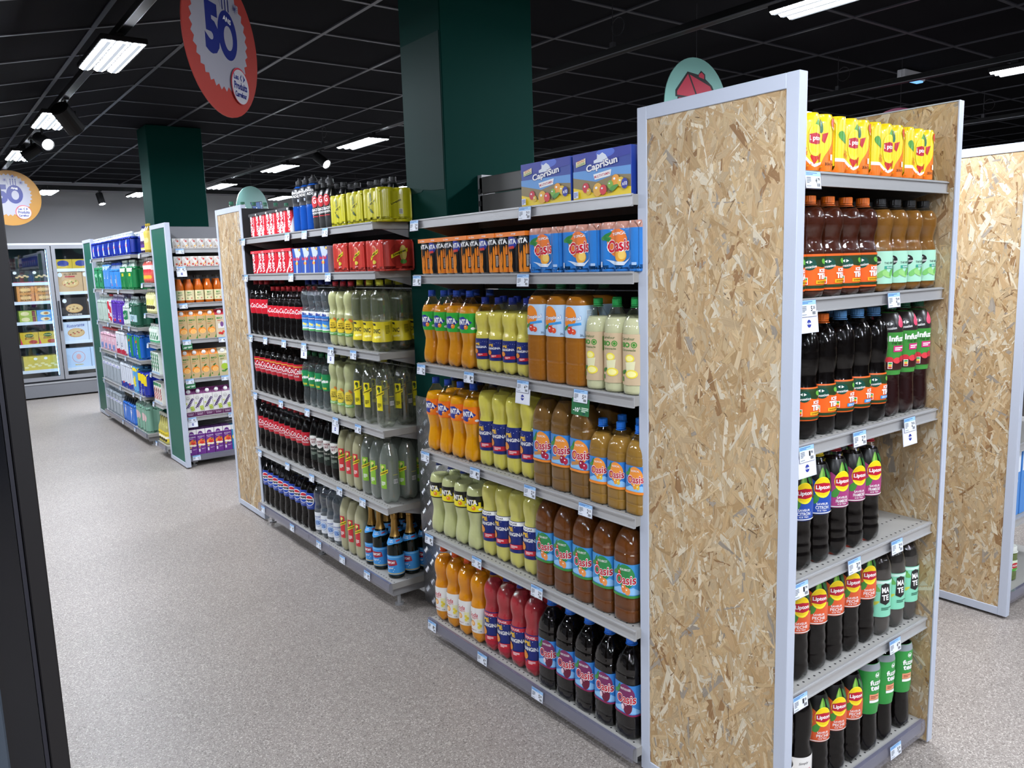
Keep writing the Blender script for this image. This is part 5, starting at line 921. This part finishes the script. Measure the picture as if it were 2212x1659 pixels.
# bottles on the hidden end shelf beyond the cola bay: only their caps show above the panel
TY['gc'] = bottle_type('green-capped bottle above the narrow chipboard panel', .262, .0340, 'small', J('#8a2a24', .3), '#1c6a4c', (.2, .6, '#d8c8b0', [E(0, 0, 20, 20, '#c85a3a')], None), .84, petal=0, name='syrup_bottle')
MB().box(-.40, .40, -.15, .15, -.03, 0).obj('end_shelf', M_STEEL2, None, (2.11, 5.33, 1.795))
es = bpy.data.objects['end_shelf']; tag(es, 'grey top shelf hidden behind the narrow chipboard panel', 'shelf')
es.name = 'top_shelf'
for i, x in enumerate([1.748, 1.822, 1.896, 1.97, 2.044, 2.118]): put(TY['gc'], x, 5.33, 1.795, PI, name_row(TY['gc'], i, 6).replace(', front row', ''), 'green-capped bottles')
# jars at the far right edge
TY['jr'] = bottle_type('green vegetable jar with red label', .16, .042, 'jar', J('#7a8a4a', .3), '#dfe2da', (.3, .62, '#d8e6cc', [E(0, 0, 24, 14, '#b82a34'), T('LEGUMES', 0, 0, 36, 8, W_), LF(0, -18, 50, 14, 10, '#4fa03a')], None, -14), .80, petal=0, name='jar', caph=.018, capr=.038)
TY['jr']['cat'] = 'jar'
TY['bp'] = box_type('blue and white carton at the right edge', .15, .10, .32, '#4a8ad0', flat(B(0, 90, 140, 100, '#dfe6ee'), E(0, 0, 50, 40, '#e8eef4'), T('LAIT', 0, 92, 90, 34, '#2a5aa8')), name='milk_carton'); TY['bp']['D'] = .10
rowY(TY['jr'], [3.765, 3.855, 3.945], .085, 1.40, 0, .02)
rowY(TY['bp'], [3.80, 3.96], .421, 1.40, 0, .02, 1)
# ================================================================== PRICE TAGS
M_HOLD = film((.9, .9, .97), .22, '#b0b0c4', .08, .1)
def tag_meshes(price, promo):
    """white paper with a blue head, price and bar code, in a clear flap; some carry a card below"""
    whole, cents = price.split('.')
    d = flat(B(0, 0, 64, 40, '#e4e9f2'), B(0, 14.5, 64, 11, '#9cc6ee'), LINES(-6, 14.5, 46, 7, 2, '#3a74b8'), T(whole, 12, -1, 7, 13, '#16181c', 0, 0, .02), T(cents, 22, 1.5, 9, 7, '#16181c', 0, 0, .02), BARC(21, -12, 13, 8), LINES(-19, -1, 18, 16, 4, '#7a828c'), LINES(-14, -15, 30, 4, 1, '#9aa2ac'))
    t = MB().box(-.034, .034, -.0012, 0, -.022, .022).me(M_HOLD)
    return t, print_mesh(d, flat_map(-.0016), rough=.4, lay=.00012)
PROMO = {'w': (print_mesh(flat(B(0, 0, 74, 48, '#e6e9f0'), B(0, 20, 60, 1.5, '#2a2e3a'), E(0, -4, 9, 10, '#2a3a96'), B(0, -4, 16, 4, W_), LINES(0, -4, 12, 3, 1, '#2a3a96')), flat_map(-.0012), lay=.00012)),
         'g': (print_mesh(flat(B(0, 0, 82, 50, '#1f6a3c'), T('-10', -20, -10, 26, 14, W_, 0, 0, .04), T('%', -2, -5, 7, 7, W_), LINES(22, -8, 32, 16, 3, '#d8ecd8'), B(18, -20, 10, 3, '#1a2a5a')), flat_map(-.0012), lay=.00012))}
TAGN = [0]; PR_ = ['2.29', '2.15', '1.79', '3.19', '2.55', '1.35', '4.79', '5.25', '2.19', '1.95']
TM = {}
def price_tag(x, y, z, rz, where, promo=None):
    p = PR_[TAGN[0] % len(PR_)]; TAGN[0] += 1
    if p not in TM: TM[p] = tag_meshes(p, promo)
    t = thing('price_tag', 'price tag on the rail, %s' % where, 'price tag', (x, y, z), rz, 'shelf price tags')
    t.rotation_euler[0] = -.10
    obj('holder', TM[p][0], t); obj('paper', TM[p][1], t)
    if promo:
        c = MB().box(-.040, .040, -.0010, .0002, -.027, .027).obj('promo_card', pbr('#d4d8e2' if promo == 'w' else '#1f6a3c', .5), t, (0, .0012, -.034)); obj('print', PROMO[promo], c)
def tags_x(ys, z, names, promos=None, base=False):
    for i, (y, nm) in enumerate(zip(ys, names)): price_tag(1.654 if not base else 1.647, y, z-.022 if not base else z-.018, M90, nm, (promos or {}).get(i))
def tags_y(xs, z, names, promos=None, front=1.16, base=False):
    for i, (x, nm) in enumerate(zip(xs, names)): price_tag(x, front-(.011 if not base else .019), z-.022 if not base else z-.018, 0, nm, (promos or {}).get(i))
tags_x([2.838, 2.116], A_Z[0], ['top shelf, far left end by the pillar', 'below the left juice pouch box'])
tags_x([2.836, 2.136], A_Z[1], ['below the leftmost black flame can carton', 'below the leftmost blue tropical can pack'])
tags_x([2.836, 2.485, 2.153, 1.856], A_Z[2], ['below the green-label orange sodas', 'below the small pulpy lemonades', 'above a white card, by large amber drinks', 'above a green card, by cloudy lemonade'], {2: 'w', 3: 'g'})
tags_x([2.836, 2.469, 2.13, 1.843], A_Z[3], ['below the orange-label sodas', 'below the pulpy yellow lemonades', 'below the red-berry drinks', 'below the one litre tropical drinks'])
tags_x([2.836, 2.48, 2.106], A_Z[4], ['below the black skyline sodas', 'below the sugar strip lemonades', 'below the peach drinks'])
tags_x([2.834, 2.456, 2.11], A_B, ['below the white-label orange sodas', 'below the red orange sodas', 'below the black berry drinks'], None, True)
tags_x([4.88, 4.18, 3.949, 3.695], B_Z[0], ['left end of the cola bay, top shelf', 'below the blue sports drinks', 'below the striped energy drinks', 'below the yellow mixer packs'])
tags_x([4.88, 4.166, 3.694], B_Z[1], ['left end below the red cola cartons', 'below the energy drink four packs', 'below the red mixer packs'])
tags_x([4.88, 4.63, 4.34, 4.056, 3.716, 3.464], B_Z[2], ['left end below the large colas', 'below the red-capped colas, left', 'below the red-capped colas, right', 'with a card below clear lemonade', 'with a card below cloudy lemon', 'below the clear tonics'], {3: 'w', 4: 'w'})
tags_x([4.88, 4.454, 4.072, 3.715, 3.46], B_Z[3], ['left end below gold-edged colas', 'mid gold-edged colas', 'below the lime sodas', 'with a card below zero citrus', 'below the yellow mixer bottles'], {3: 'w'})
tags_x([4.88, 4.424, 4.072, 3.719, 3.458], B_Z[4], ['left end below small-label colas', 'mid small-label colas', 'below the ginger ales', 'below the pink citrus', 'below the cloudy limes'])
tags_x([4.88, 4.401, 4.02, 3.722, 3.442], B_B, ['left end below blue-emblem colas', 'mid blue-emblem colas', 'below the white-label lemonades', 'below the grapefruit bottles', 'below the party ciders'], None, True)
tags_y([1.788], E_Z[0], ['below the canned peach tea packs'])
tags_y([1.782, 2.194], E_Z[1], ['with a card, left below orange-capped teas', 'below the mint teas'], {0: 'w'})
tags_y([1.79, 2.041, 2.313], E_Z[2], ['with a card, left below yellow-strip teas', 'below the blue-strip teas', 'with a card below the infusions'], {0: 'w', 2: 'w'})
tags_y([1.78, 2.037, 2.27], E_Z[3], ['left below the lemon teas', 'below the raspberry teas', 'below the empty shelf space'])
tags_y([1.79, 2.284], E_Z[4], ['left below the peach teas', 'below the mate teas'])
tags_y([2.3], E_B, ['below the green-sleeve teas'], None, 1.16, True)
tags_y([1.80], C_Z[0], ['below the grey mini juices'], None, FC); tags_y([1.80], C_Z[1], ['with a card below red mini juices'], {0: 'w'}, FC); tags_y([1.79], C_Z[2], ['below the carrot juices'], None, FC)
tags_y([1.79, 2.081], C_Z[3], ['with green card below orange cartons, upper', 'below the red roof cartons'], {0: 'g'}, FC); tags_y([1.787, 2.077], C_Z[4], ['with green card below orange cartons, lower', 'below the apple cartons'], {0: 'g'}, FC)
tags_y([1.78, 2.11], C_Z[5], ['with a card below grape cartons', 'below the green roof carton'], {0: 'w'}, FC); tags_y([1.785], C_B, ['below the purple juice bricks'], None, FC, True)
for zz, nm in zip(K_Z+[K_B], ['purple juices', 'red juices', 'pale yellow juices', 'white green juices', 'green bricks', 'red bricks', 'lemonade glass bottles']): tags_x([7.60], zz, ['below the '+nm], None, zz == K_B)
for zz, ysn in zip(D_Z+[D_B], [[(9.9, 'far end below deep blue water'), (9.2, 'mid below deep blue water')], [(9.88, 'below round badge water'), (9.4, 'below tall blue water'), (8.62, 'below yellow tag water')], [(9.88, 'below white green water'), (9.3, 'below red white water'), (8.62, 'below green badge water'), (8.3, 'below pale label water')], [(9.88, 'below pink water'), (9.06, 'below white red water'), (8.6, 'below green blue water')], [(9.85, 'below clear still water'), (9.0, 'below scalloped water'), (8.4, 'below sunburst water'), (8.1, 'below yellow-topped water')], [(9.0, 'below bright blue water'), (8.46, 'below pale green water')]]):
    tags_x([a for a, b in ysn], zz, [b for a, b in ysn], None, zz == D_B)

# ================================================================== FREEZER ON THE BACK WALL
FY = 12.3
fz = thing('freezer_cabinet', 'upright glass-door freezer with frozen food against the back wall', 'freezer', (1.6, FY, 0))
M_FZ = pbr('#8f9196', .4, .4); M_IN = pbr('#3a3d44', .6)
fb = MB(); X0, X1 = -1.6, 1.8
fb.box(X0, X1, .58, .62, .1, 2.03); fb.box(X0, X1, .02, .6, 2.03, 2.06); fb.box(X0, X0+.03, .02, .6, .1, 2.05); fb.box(X1-.03, X1, .02, .6, .1, 2.05); fb.box(X0, X1, .02, .6, .2, .24)
fb.obj('carcass', M_IN, fz)
MB().box(X0, X1, .0, .5, .02, .215, 0, .004).obj('base_panel', pbr('#77797e', .45, .3), fz); MB().box(X0, X1, -.008, 0, .195, .215).obj('base_trim', pbr('#b4b6ba', .35, .6), fz)
MB().box(X0, X1, -.004, .02, 2.03, 2.065).obj('top_trim', pbr('#c2c6cc', .4, .5), fz)
doors = [(-1.08, -.60), (-.595, -.018), (-.008, .56), (.57, 1.14)]
GL = film((.93, .96, .97), 0, '#ffffff', .07, .02, 4.0, .5)
for a, b in doors:
    fr = MB(); w_ = .045
    fr.box(a, a+w_, -.01, .022, .24, 2.04); fr.box(b-w_, b, -.01, .022, .24, 2.04); fr.box(a+w_, b-w_, -.01, .022, 1.99, 2.04); fr.box(a+w_, b-w_, -.01, .022, .24, .29)
    do = fr.obj('door', M_FZ, fz); MB().box(a+w_, b-w_, .002, .006, .29, 1.99).obj('pane', GL, do)
    MB().box(a+.012, a+.03, -.03, -.012, .9, 1.3, 0, .003).obj('handle', pbr('#2c2e32', .4), do)
    MB().box(b-w_-.012, b-w_-.006, .03, .036, .30, 1.98).obj('light_strip', emis('#9fd4ff', 11.0), fz)
SH = {0: [1.55, 1.30, 1.03, .73, .38], 1: [1.55, 1.30, 1.03, .73, .38], 2: [1.72, 1.41, 1.08, .74, .37], 3: [1.55, 1.30, 1.03, .73, .38]}
for k, (a, b) in enumerate(doors):
    for zz in SH[k]:
        so = MB().box(a+.03, b-.03, .10, .56, zz-.012, zz).obj('shelf', pbr('#c8ccd2', .4, .3), fz); MB().box(a+.04, b-.04, .085, .10, zz-.035, zz+.006).obj('price_rail', pbr('#dfe6f0', .4), so)
def fbox(desc, w_, h, col, dec): 
    t = box_type(desc, w_, .22, h, col, dec, name='frozen_food_box', cat='box'); t['D'] = .22; return t
piz = lambda c: flat(E(0, -20, 105, 62, '#c8945a'), E(0, -18, 95, 54, '#d8b47a'), *[E(-70+i*17, -18+((i*37) % 50)-24, 12, 8, c[i % 3], 10) for i in range(9)])
FB = {
 'a': fbox('black frozen snack box', .22, .165, '#1c1a20', flat(E(-80, 50, 22, 20, W_), *[E(-60+i*30, -10+((i*17) % 30), 20, 12, '#d8b884', 10) for i in range(5)], B(0, -74, 220, 12, '#a82a3a'))),
 'b': fbox('orange frozen potato box', .20, .105, '#d8904a', flat(E(0, 0, 60, 30, '#e8b878'), T('PICKERS', 0, 30, 130, 24, '#3a2414', 3), T('PICKERS', 0, -30, 130, 24, '#3a2414', 3))),
 'c': fbox('green ready meal box', .20, .075, '#a9b84a', flat(E(-30, 0, 50, 26, '#e8d8a0'), B(70, 0, 40, 70, '#7a2a2a'))),
 'd': fbox('blue ready meal box', .20, .075, '#5a9ad0', flat(E(0, -4, 60, 26, '#e8dcb4'), E(10, -4, 30, 14, '#c87a3a'))),
 'e': fbox('yellow frozen butter puff box', .21, .16, '#d8b42a', flat(E(0, 40, 50, 26, '#3a5a2a'), T('La Cuisine', 0, 42, 80, 16, '#f0e8a0', 0, .2), T('Boost', 0, 6, 110, 30, '#8a2a1c', 4, .2), E(40, -46, 50, 26, '#b8442a'), P([(-105, -80), (-105, 20), (-80, -80)], '#d83a5a'))),
 'f': fbox('yellow frozen pasta bag box', .40, .19, '#d8c04a', flat(*[E(-170+i*38, -50+((i*29) % 50), 26, 14, '#efe2a0', 10) for i in range(10)], E(-60, 60, 22, 18, W_), E(60, 60, 22, 18, W_))),
 'g': fbox('yellow frozen pastry box, top shelf', .215, .13, '#c8aa2a', flat(E(0, 10, 70, 40, '#2a3a8a'), B(0, -10, 130, 20, '#2a3a8a'))),
 'h': fbox('wood-fired pizza box', .30, .28, '#c8a47a', flat(piz(['#a83a2a', '#e8d8a8', '#7a8a3a']), T('FEU DE BOIS', 10, 98, 160, 26, '#3a2a20', 3), B(0, 66, 120, 16, '#b82a3a'), E(-118, 92, 26, 30, '#dfe6f2'))),
 'i': fbox('black bolognese pizza box', .30, .25, '#221c1c', flat(piz(['#6a3a24', '#a8845a', '#d8c090']), T('BOLOGNESE', 0, -104, 170, 20, '#e8dcd0', 0, 0, .02), E(-112, 84, 26, 28, '#e8eaee'))),
 'j': fbox('white pizza box with blue script', .30, .26, '#cdd6e4', flat(T('Ristorante', 0, 80, 220, 46, '#2a3f96', 4, .25, .01), piz(['#b83a2a', '#d8b884', '#8a4a2a']))),
 'k': fbox('pale blue pizza box with round seal', .30, .27, '#bcd0ea', flat(RING(0, 10, 80, 6, '#d88a8a', 32), E(0, 14, 30, 38, '#e0a8a8'), T('MAMA', 0, -96, 100, 20, '#c8b04a'))),
}
def fput(k, x, zz, i, n): put(FB[k], x, FY+.10+.115, zz+.001, 0, ('%s behind freezer glass' % FB[k]['desc']) if n == 1 else '%s %s behind freezer glass' % (('left', 'right')[i], FB[k]['desc']), 'frozen food boxes', 1)
for k, xs, zz in (('a', [1.24, 1.465], 1.55), ('b', [1.255, 1.462], 1.30), ('c', [1.25], 1.03), ('d', [1.455], 1.03), ('e', [1.24, 1.455], .73), ('f', [1.34], .38)):
    for i, x in enumerate(xs): fput(k, x, zz, i, len(xs))
for k, xs, zz in (('g', [1.73, 1.95], 1.72), ('h', [1.795, 2.10], 1.41), ('i', [1.81, 2.115], 1.08), ('j', [1.80, 2.105], .74), ('k', [1.80, 2.105], .37)):
    for i, x in enumerate(xs): fput(k, x, zz, i, len(xs))
put(FB['b'], 1.255, FY+.215, 1.407, 0, 'upper left orange frozen potato box behind freezer glass', 'frozen food boxes', 1); put(FB['b'], 1.462, FY+.215, 1.407, 0, 'upper right orange frozen potato box behind freezer glass', 'frozen food boxes', 1)
put(FB['c'], 1.25, FY+.215, 1.107, 0, 'upper green ready meal box behind freezer glass', 'frozen food boxes', 1); put(FB['d'], 1.455, FY+.215, 1.107, 0, 'upper blue ready meal box behind freezer glass', 'frozen food boxes', 1)

# ================================================================== DARK CABINET AT THE LEFT EDGE
dc = thing('display_cabinet', 'dark cabinet door frame at the left edge of the view', 'cabinet', (-.30, 1.60, 0))
M_DK = pbr('#0d0b0e', .45)
MB().box(.414, .444, .0, .5, 0, 2.05, 0, .002).obj('frame_post', M_DK, dc); MB().box(.406, .4125, .004, .02, .05, 2.0).obj('gasket', pbr('#1c1c26', .5), dc)
MB().box(-.5, .405, .006, .03, .05, 2.02).obj('door_panel', pbr('#04070f', .18, 0, .5), dc); MB().box(-.5, .414, .03, .5, 0, 2.05).obj('body', M_DK, dc)
MB().box(.32, .352, -.012, .004, .08, 1.98, 0, .003).obj('handle_bar', pbr('#4a5460', .35, .5), dc)

# ================================================================== CEILING TRACKS, LUMINAIRES, SPOTS
M_TR = pbr('#040405', .55, 0, .25); M_LED = emis('#eef4ff', LAMP); M_LED2 = emis('#dfe8f4', .72)
def ceil_z(x): return CEIL if x >= FX else CEIL-SL*(FX-x)
def track(x, y0, y1, label, along='y', z=2.70):
    t = thing('lighting_track', label, 'lighting track', (x, y0, z), 0, 'ceiling lighting tracks'); L = y1-y0
    if along == 'y':
        MB().box(-.019, .019, 0, L, -.035, 0).obj('rail', M_TR, t); g = MB(); g.box(-.0205, -.019, 0, L, -.035, -.030, 0); g.box(.019, .0205, 0, L, -.035, -.030); g.obj('rail_edge', pbr('#77777c', .35, .6), t)
        yy = .35
        while yy < L:
            h = MB(); h.tube((0, yy, 0), (0, yy, ceil_z(x)-z), .0022, 6); h.box(-.012, .012, yy-.012, yy+.012, 0, .03)
            pts = [(0, yy+.045*math.cos(a)-.04, .10+.045*math.sin(a)) for a in [i*PI/6 for i in range(13)]]
            if ceil_z(x)-z > .16:
                for p, q in zip(pts[:-1], pts[1:]): h.tube(p, q, .0018, 5)
            h.obj('hanger', pbr('#3a3a3e', .5, .3), t); yy += 1.83
    return t
def luminaire(x, y, label, z=2.60):
    t = thing('ceiling_light', label, 'light', (x, y, z), 0, 'rectangular ceiling lights')
    MB().box(-.096, .096, -.005, .585, .008, .032, 0, .003).obj('housing', M_TR, t)
    for k in range(3):
        xx = -.062+k*.062; d = MB(); e = MB()
        # shallow lens: a trough of three facets
        for q, ((xa, za), (xb, zb)) in enumerate((((-.025, .008), (-.009, 0)), ((-.009, 0), (.009, 0)), ((.009, 0), (.025, .008)))):
            (e if q == 1 else d).add([(xx+xa, 0, za), (xx+xb, 0, zb), (xx+xb, .58, zb), (xx+xa, .58, za)], [(0, 3, 2, 1)])
        so = d.obj('lens_strip', M_LED, t); e.obj('diffuser_bar', M_LED2, so)
    c = MB(); 
    for yy in (.1, .48): c.box(-.015, .015, yy-.02, yy+.02, .032, .066)
    c.obj('clip', M_TR, t); return t
def spot(x, y, z0, aim, label, lit=12.0, r=.036, L=.12, drop=.07):
    t = thing('spotlight', label, 'spotlight', (x, y, z0), 0, 'track spotlights'); a = Vector(aim).normalized(); c = Vector((0, 0, -drop))
    m = MB(); m.tube((0, 0, 0), (0, 0, -drop), .008, 8); m.box(-.014, .014, -.05, .05, -.012, 0); m.obj('arm', M_TR, t)
    p0 = c-a*L*.45; p1 = c+a*L*.55; b = MB(); b.tube(p0, p1, r, 20, caps=False); b.tube(p0-a*.004, p0, r*.9, 20); b.tube(p1-a*.012, p1-a*.010, r*.98, 20); b.obj('head', M_TR, t)
    l = MB().tube(p1-a*.009, p1-a*.006, r*.9, 20); l.obj('lens', emis('#f4f8ff', lit), t); return t
track(.89, -4.5, 11.5, 'black lighting track above the left aisle'); track(3.09, -4.5, 11.5, 'black lighting track behind the shelving, in the centre')
track(5.2, -4.5, 11.5, 'black lighting track at the upper right'); track(7.4, -4.5, 11.5, 'black lighting track farthest to the right')
t = thing('lighting_track', 'black cross track in front of the back wall', 'lighting track', (0, 11.6, 2.75), 0, 'ceiling lighting tracks'); MB().box(-1.5, 9, -.02, .02, -.05, 0).obj('rail', M_TR, t)
names1 = {3.92: 'largest lit ceiling light at the upper left', 5.79: 'middle ceiling light of the left aisle row', 7.57: 'farthest bright ceiling light of the left aisle row'}
for y in (-4.2, -2.8, -1.4, .15, 3.92, 5.79, 7.57, 9.4): luminaire(.88, y, names1.get(y, 'ceiling light %s along the left aisle row, from the front' % ORD[[-4.2, -2.8, -1.4, .15, 3.92, 5.79, 7.57, 9.4].index(y)]))
names2 = {1.57: 'ceiling light cut by the top edge, right of centre', 5.785: 'nearest of three centre row lights, left of the pillar', 7.59: 'second of three centre row lights, left of the pillar', 9.42: 'third of three centre row lights, left of the pillar'}
for y in (-3.9, -2.1, -.27, 1.57, 5.785, 7.59, 9.42): luminaire(3.09, y, names2.get(y, 'ceiling light %s along the centre row, from the front' % ORD[[-3.9, -2.1, -.27, 1.57, 5.785, 7.59, 9.42].index(y)]))
for y in (-2.1, -.24, 1.59, 3.42, 7.1, 9.0): luminaire(5.2, y, 'ceiling light at the upper right edge' if y == 1.59 else 'ceiling light %s along the right row, from the front' % ORD[[-2.1, -.24, 1.59, 3.42, 7.1, 9.0].index(y)])
for i, y in enumerate((-2.6, -.8, 1.0, 2.8, 4.6, 6.4, 8.2)): luminaire(-1.5, y, 'added ceiling light %s along the unseen row left of the dark cabinet' % ORD[i], 2.44)  # unseen row added to throw light on the chipboard end panel
luminaire(1.46, 10.75, 'flat ceiling light beside the yellow sign at the back'); luminaire(2.47, 10.75, 'flat ceiling light half behind the far pillar'); luminaire(4.31, 10.7, 'small far ceiling light behind the blue sports drinks')
spot(.89, 5.60, 2.665, (.55, .55, -.6), 'black spotlight seen from behind in front of a ceiling light', 0.6, .055, .17, .11)
spot(.89, 6.66, 2.665, (.30, -.85, -.45), 'glaring spotlight on the left aisle track', 20, .042, .14, .10)
spot(.89, 7.25, 2.665, (-.75, .4, -.55), 'black spotlight turned away on the left track', .6, .042, .13, .1)
spot(3.09, 6.89, 2.665, (.30, -.75, -.55), 'lit spotlight on the centre track', 16, .042, .15, .09)
spot(3.09, 4.98, 2.665, (.6, .5, -.6), 'black spotlight beside the near pillar', .6, .045, .15, .09)
spot(2.13, 11.6, 2.70, (.12, -.35, -.9), 'lit spotlight in front of the grey back wall', 14, .042, .15, .10)

# ================================================================== HANGING SIGNS
def sign(name, loc, rz, r, face, decals, label, back='#c8c8c8'):
    t = thing(name, label, 'sign', loc, rz, 'round hanging signs'); n = 48
    v = [(r*math.cos(2*PI*i/n), y, r*math.sin(2*PI*i/n)) for y in (0, .004) for i in range(n)]
    MB().add(v, [tuple(range(n)), tuple(range(2*n-1, n-1, -1))]+[(i, n+i, n+(i+1) % n, (i+1) % n) for i in range(n)]).obj('disc', pbr(face, .42), t)
    obj('print', print_mesh(flat(*decals), flat_map(-.0006), rough=.42, lay=.0002), t)
    MB().tube((0, .002, r-.01), (0, .002, ceil_z(loc[0])-loc[2]), .0009, 5).obj('wire', pbr('#5a5a5e', .4, .5), t)
BL = '#14247c'
def fifty():
    d = [STAR(-14, 28, 176, 192, 34, '#a6a6b2'), T('5', -66, 34, 96, 172, BL, 0, 0, .06), E(38, 34, 66, 84, BL, 32), E(42, 26, 30, 42, '#a6a6b2', 24), T('ANS', 40, 88, 54, 18, W_, -10, 0, .03)]
    for i in range(3): d += [B(14+i*20, 138, 6, 42, BL), LF(14+i*20, 168, 14, 8, 90, BL)]
    for cx_, cy_ in ((-30, 162), (36, 196), (96, 140)): d += [B(cx_, cy_, 1.6, 36, BL, a) for a in range(0, 180, 30)]
    d += [B(-12, 138, 2, 40, BL, 14), E(92, -128, 64, 64, '#c8384a', 32), E(94, -130, 60, 60, '#c4c4cc', 32), T('Les', 66, -98, 34, 20, BL, 0, 0, .03), P([(92, -98), (104, -84), (104, -92), (98, -98), (104, -104), (104, -112)], BL), P([(112, -84), (130, -98), (112, -112), (118, -98)], BL), T('Produits', 94, -128, 92, 26, BL, 0, 0, .03), T('Carrefour', 92, -158, 82, 20, BL, 0, 0, .03)]
    return d
sign('promotion_sign', (.985, 2.96, 2.40), math.radians(43), .25, '#b23f37', fifty(), 'red round hanging sign with a large blue 50 at the top')
sign('promotion_sign', (.86, 8.80, 2.345), 0, .25, '#b07d28', fifty(), 'yellow round hanging sign with 50 at the left edge')
MI = '#7fb5ab'
house = flat(P([(-150, -20), (-150, 8), (-66, 96), (10, 90), (30, 110), (60, 96), (62, 76), (110, 50), (146, 2), (146, -14), (136, -14), (136, -130), (-136, -130), (-136, -20)], '#141214'), P([(-138, -12), (-138, 4), (-62, 86), (-2, -12)], '#b92a44'), P([(-50, 84), (96, 46), (134, -2), (134, -12), (10, -12)], '#b92a44'), P([(14, 92), (34, 102), (52, 92), (52, 74), (14, 80)], '#b92a44'), P([(-128, -22), (2, -22), (2, -126), (-128, -126)], '#9c2238'), P([(10, -22), (130, -22), (130, -126), (10, -126)], '#b92a44'), *[B(-100+i*30, -74, 5, 104, '#141214') for i in range(4)])
sign('department_sign', (3.47, 2.93, 2.40), 0, .25, MI, sc(house, 1.12, 1.15, 0, 62), 'mint round hanging sign with a red house, top centre')
bag = flat(P([(-40, 60), (150, 84), (176, -40), (20, -70)], '#10204a'), P([(-28, 52), (108, 70), (128, -36), (26, -56)], '#3a74c0'), P([(116, 72), (142, 76), (166, -36), (136, -38)], '#8fb4dc'), RING(136, 46, 10, 4, '#10204a'), RING(144, 8, 10, 4, '#10204a'), P([(-150, -60), (-90, -40), (20, -60), (120, -52), (110, -120), (-140, -120)], '#10204a'), P([(-138, -68), (-88, -50), (20, -70), (100, -62), (92, -110), (-130, -110)], '#6fa0d4'), E(-6, -64, 40, 34, '#a9c4d8'), E(-6, -24, 16, 10, '#a9c4d8'), RING(-6, -64, 40, 4, '#10204a'))
sign('department_sign', (3.40, 9.60, 2.36), math.radians(25), .25, MI, bag, 'mint round hanging sign with a blue freezer chest picture')
sign('department_sign', (5.62, 2.95, 2.34), math.radians(-35), .25, '#8a2e58', [RING(0, 0, 236, 6, '#7a2850', 40)], 'plum round hanging sign above the iced tea shelves')
es = thing('emergency_light', 'small pale blue emergency light on the ceiling, upper right', 'light', (6.1, 3.13, 2.86)); MB().box(-.15, .15, -.03, .03, 0, .058, 0, .004).obj('housing', pbr('#c8ccd2', .5), es); MB().box(-.13, .13, -.026, .026, -.012, 0, 0, .003).obj('diffuser', emis('#7ab8ff', 1.2), es)
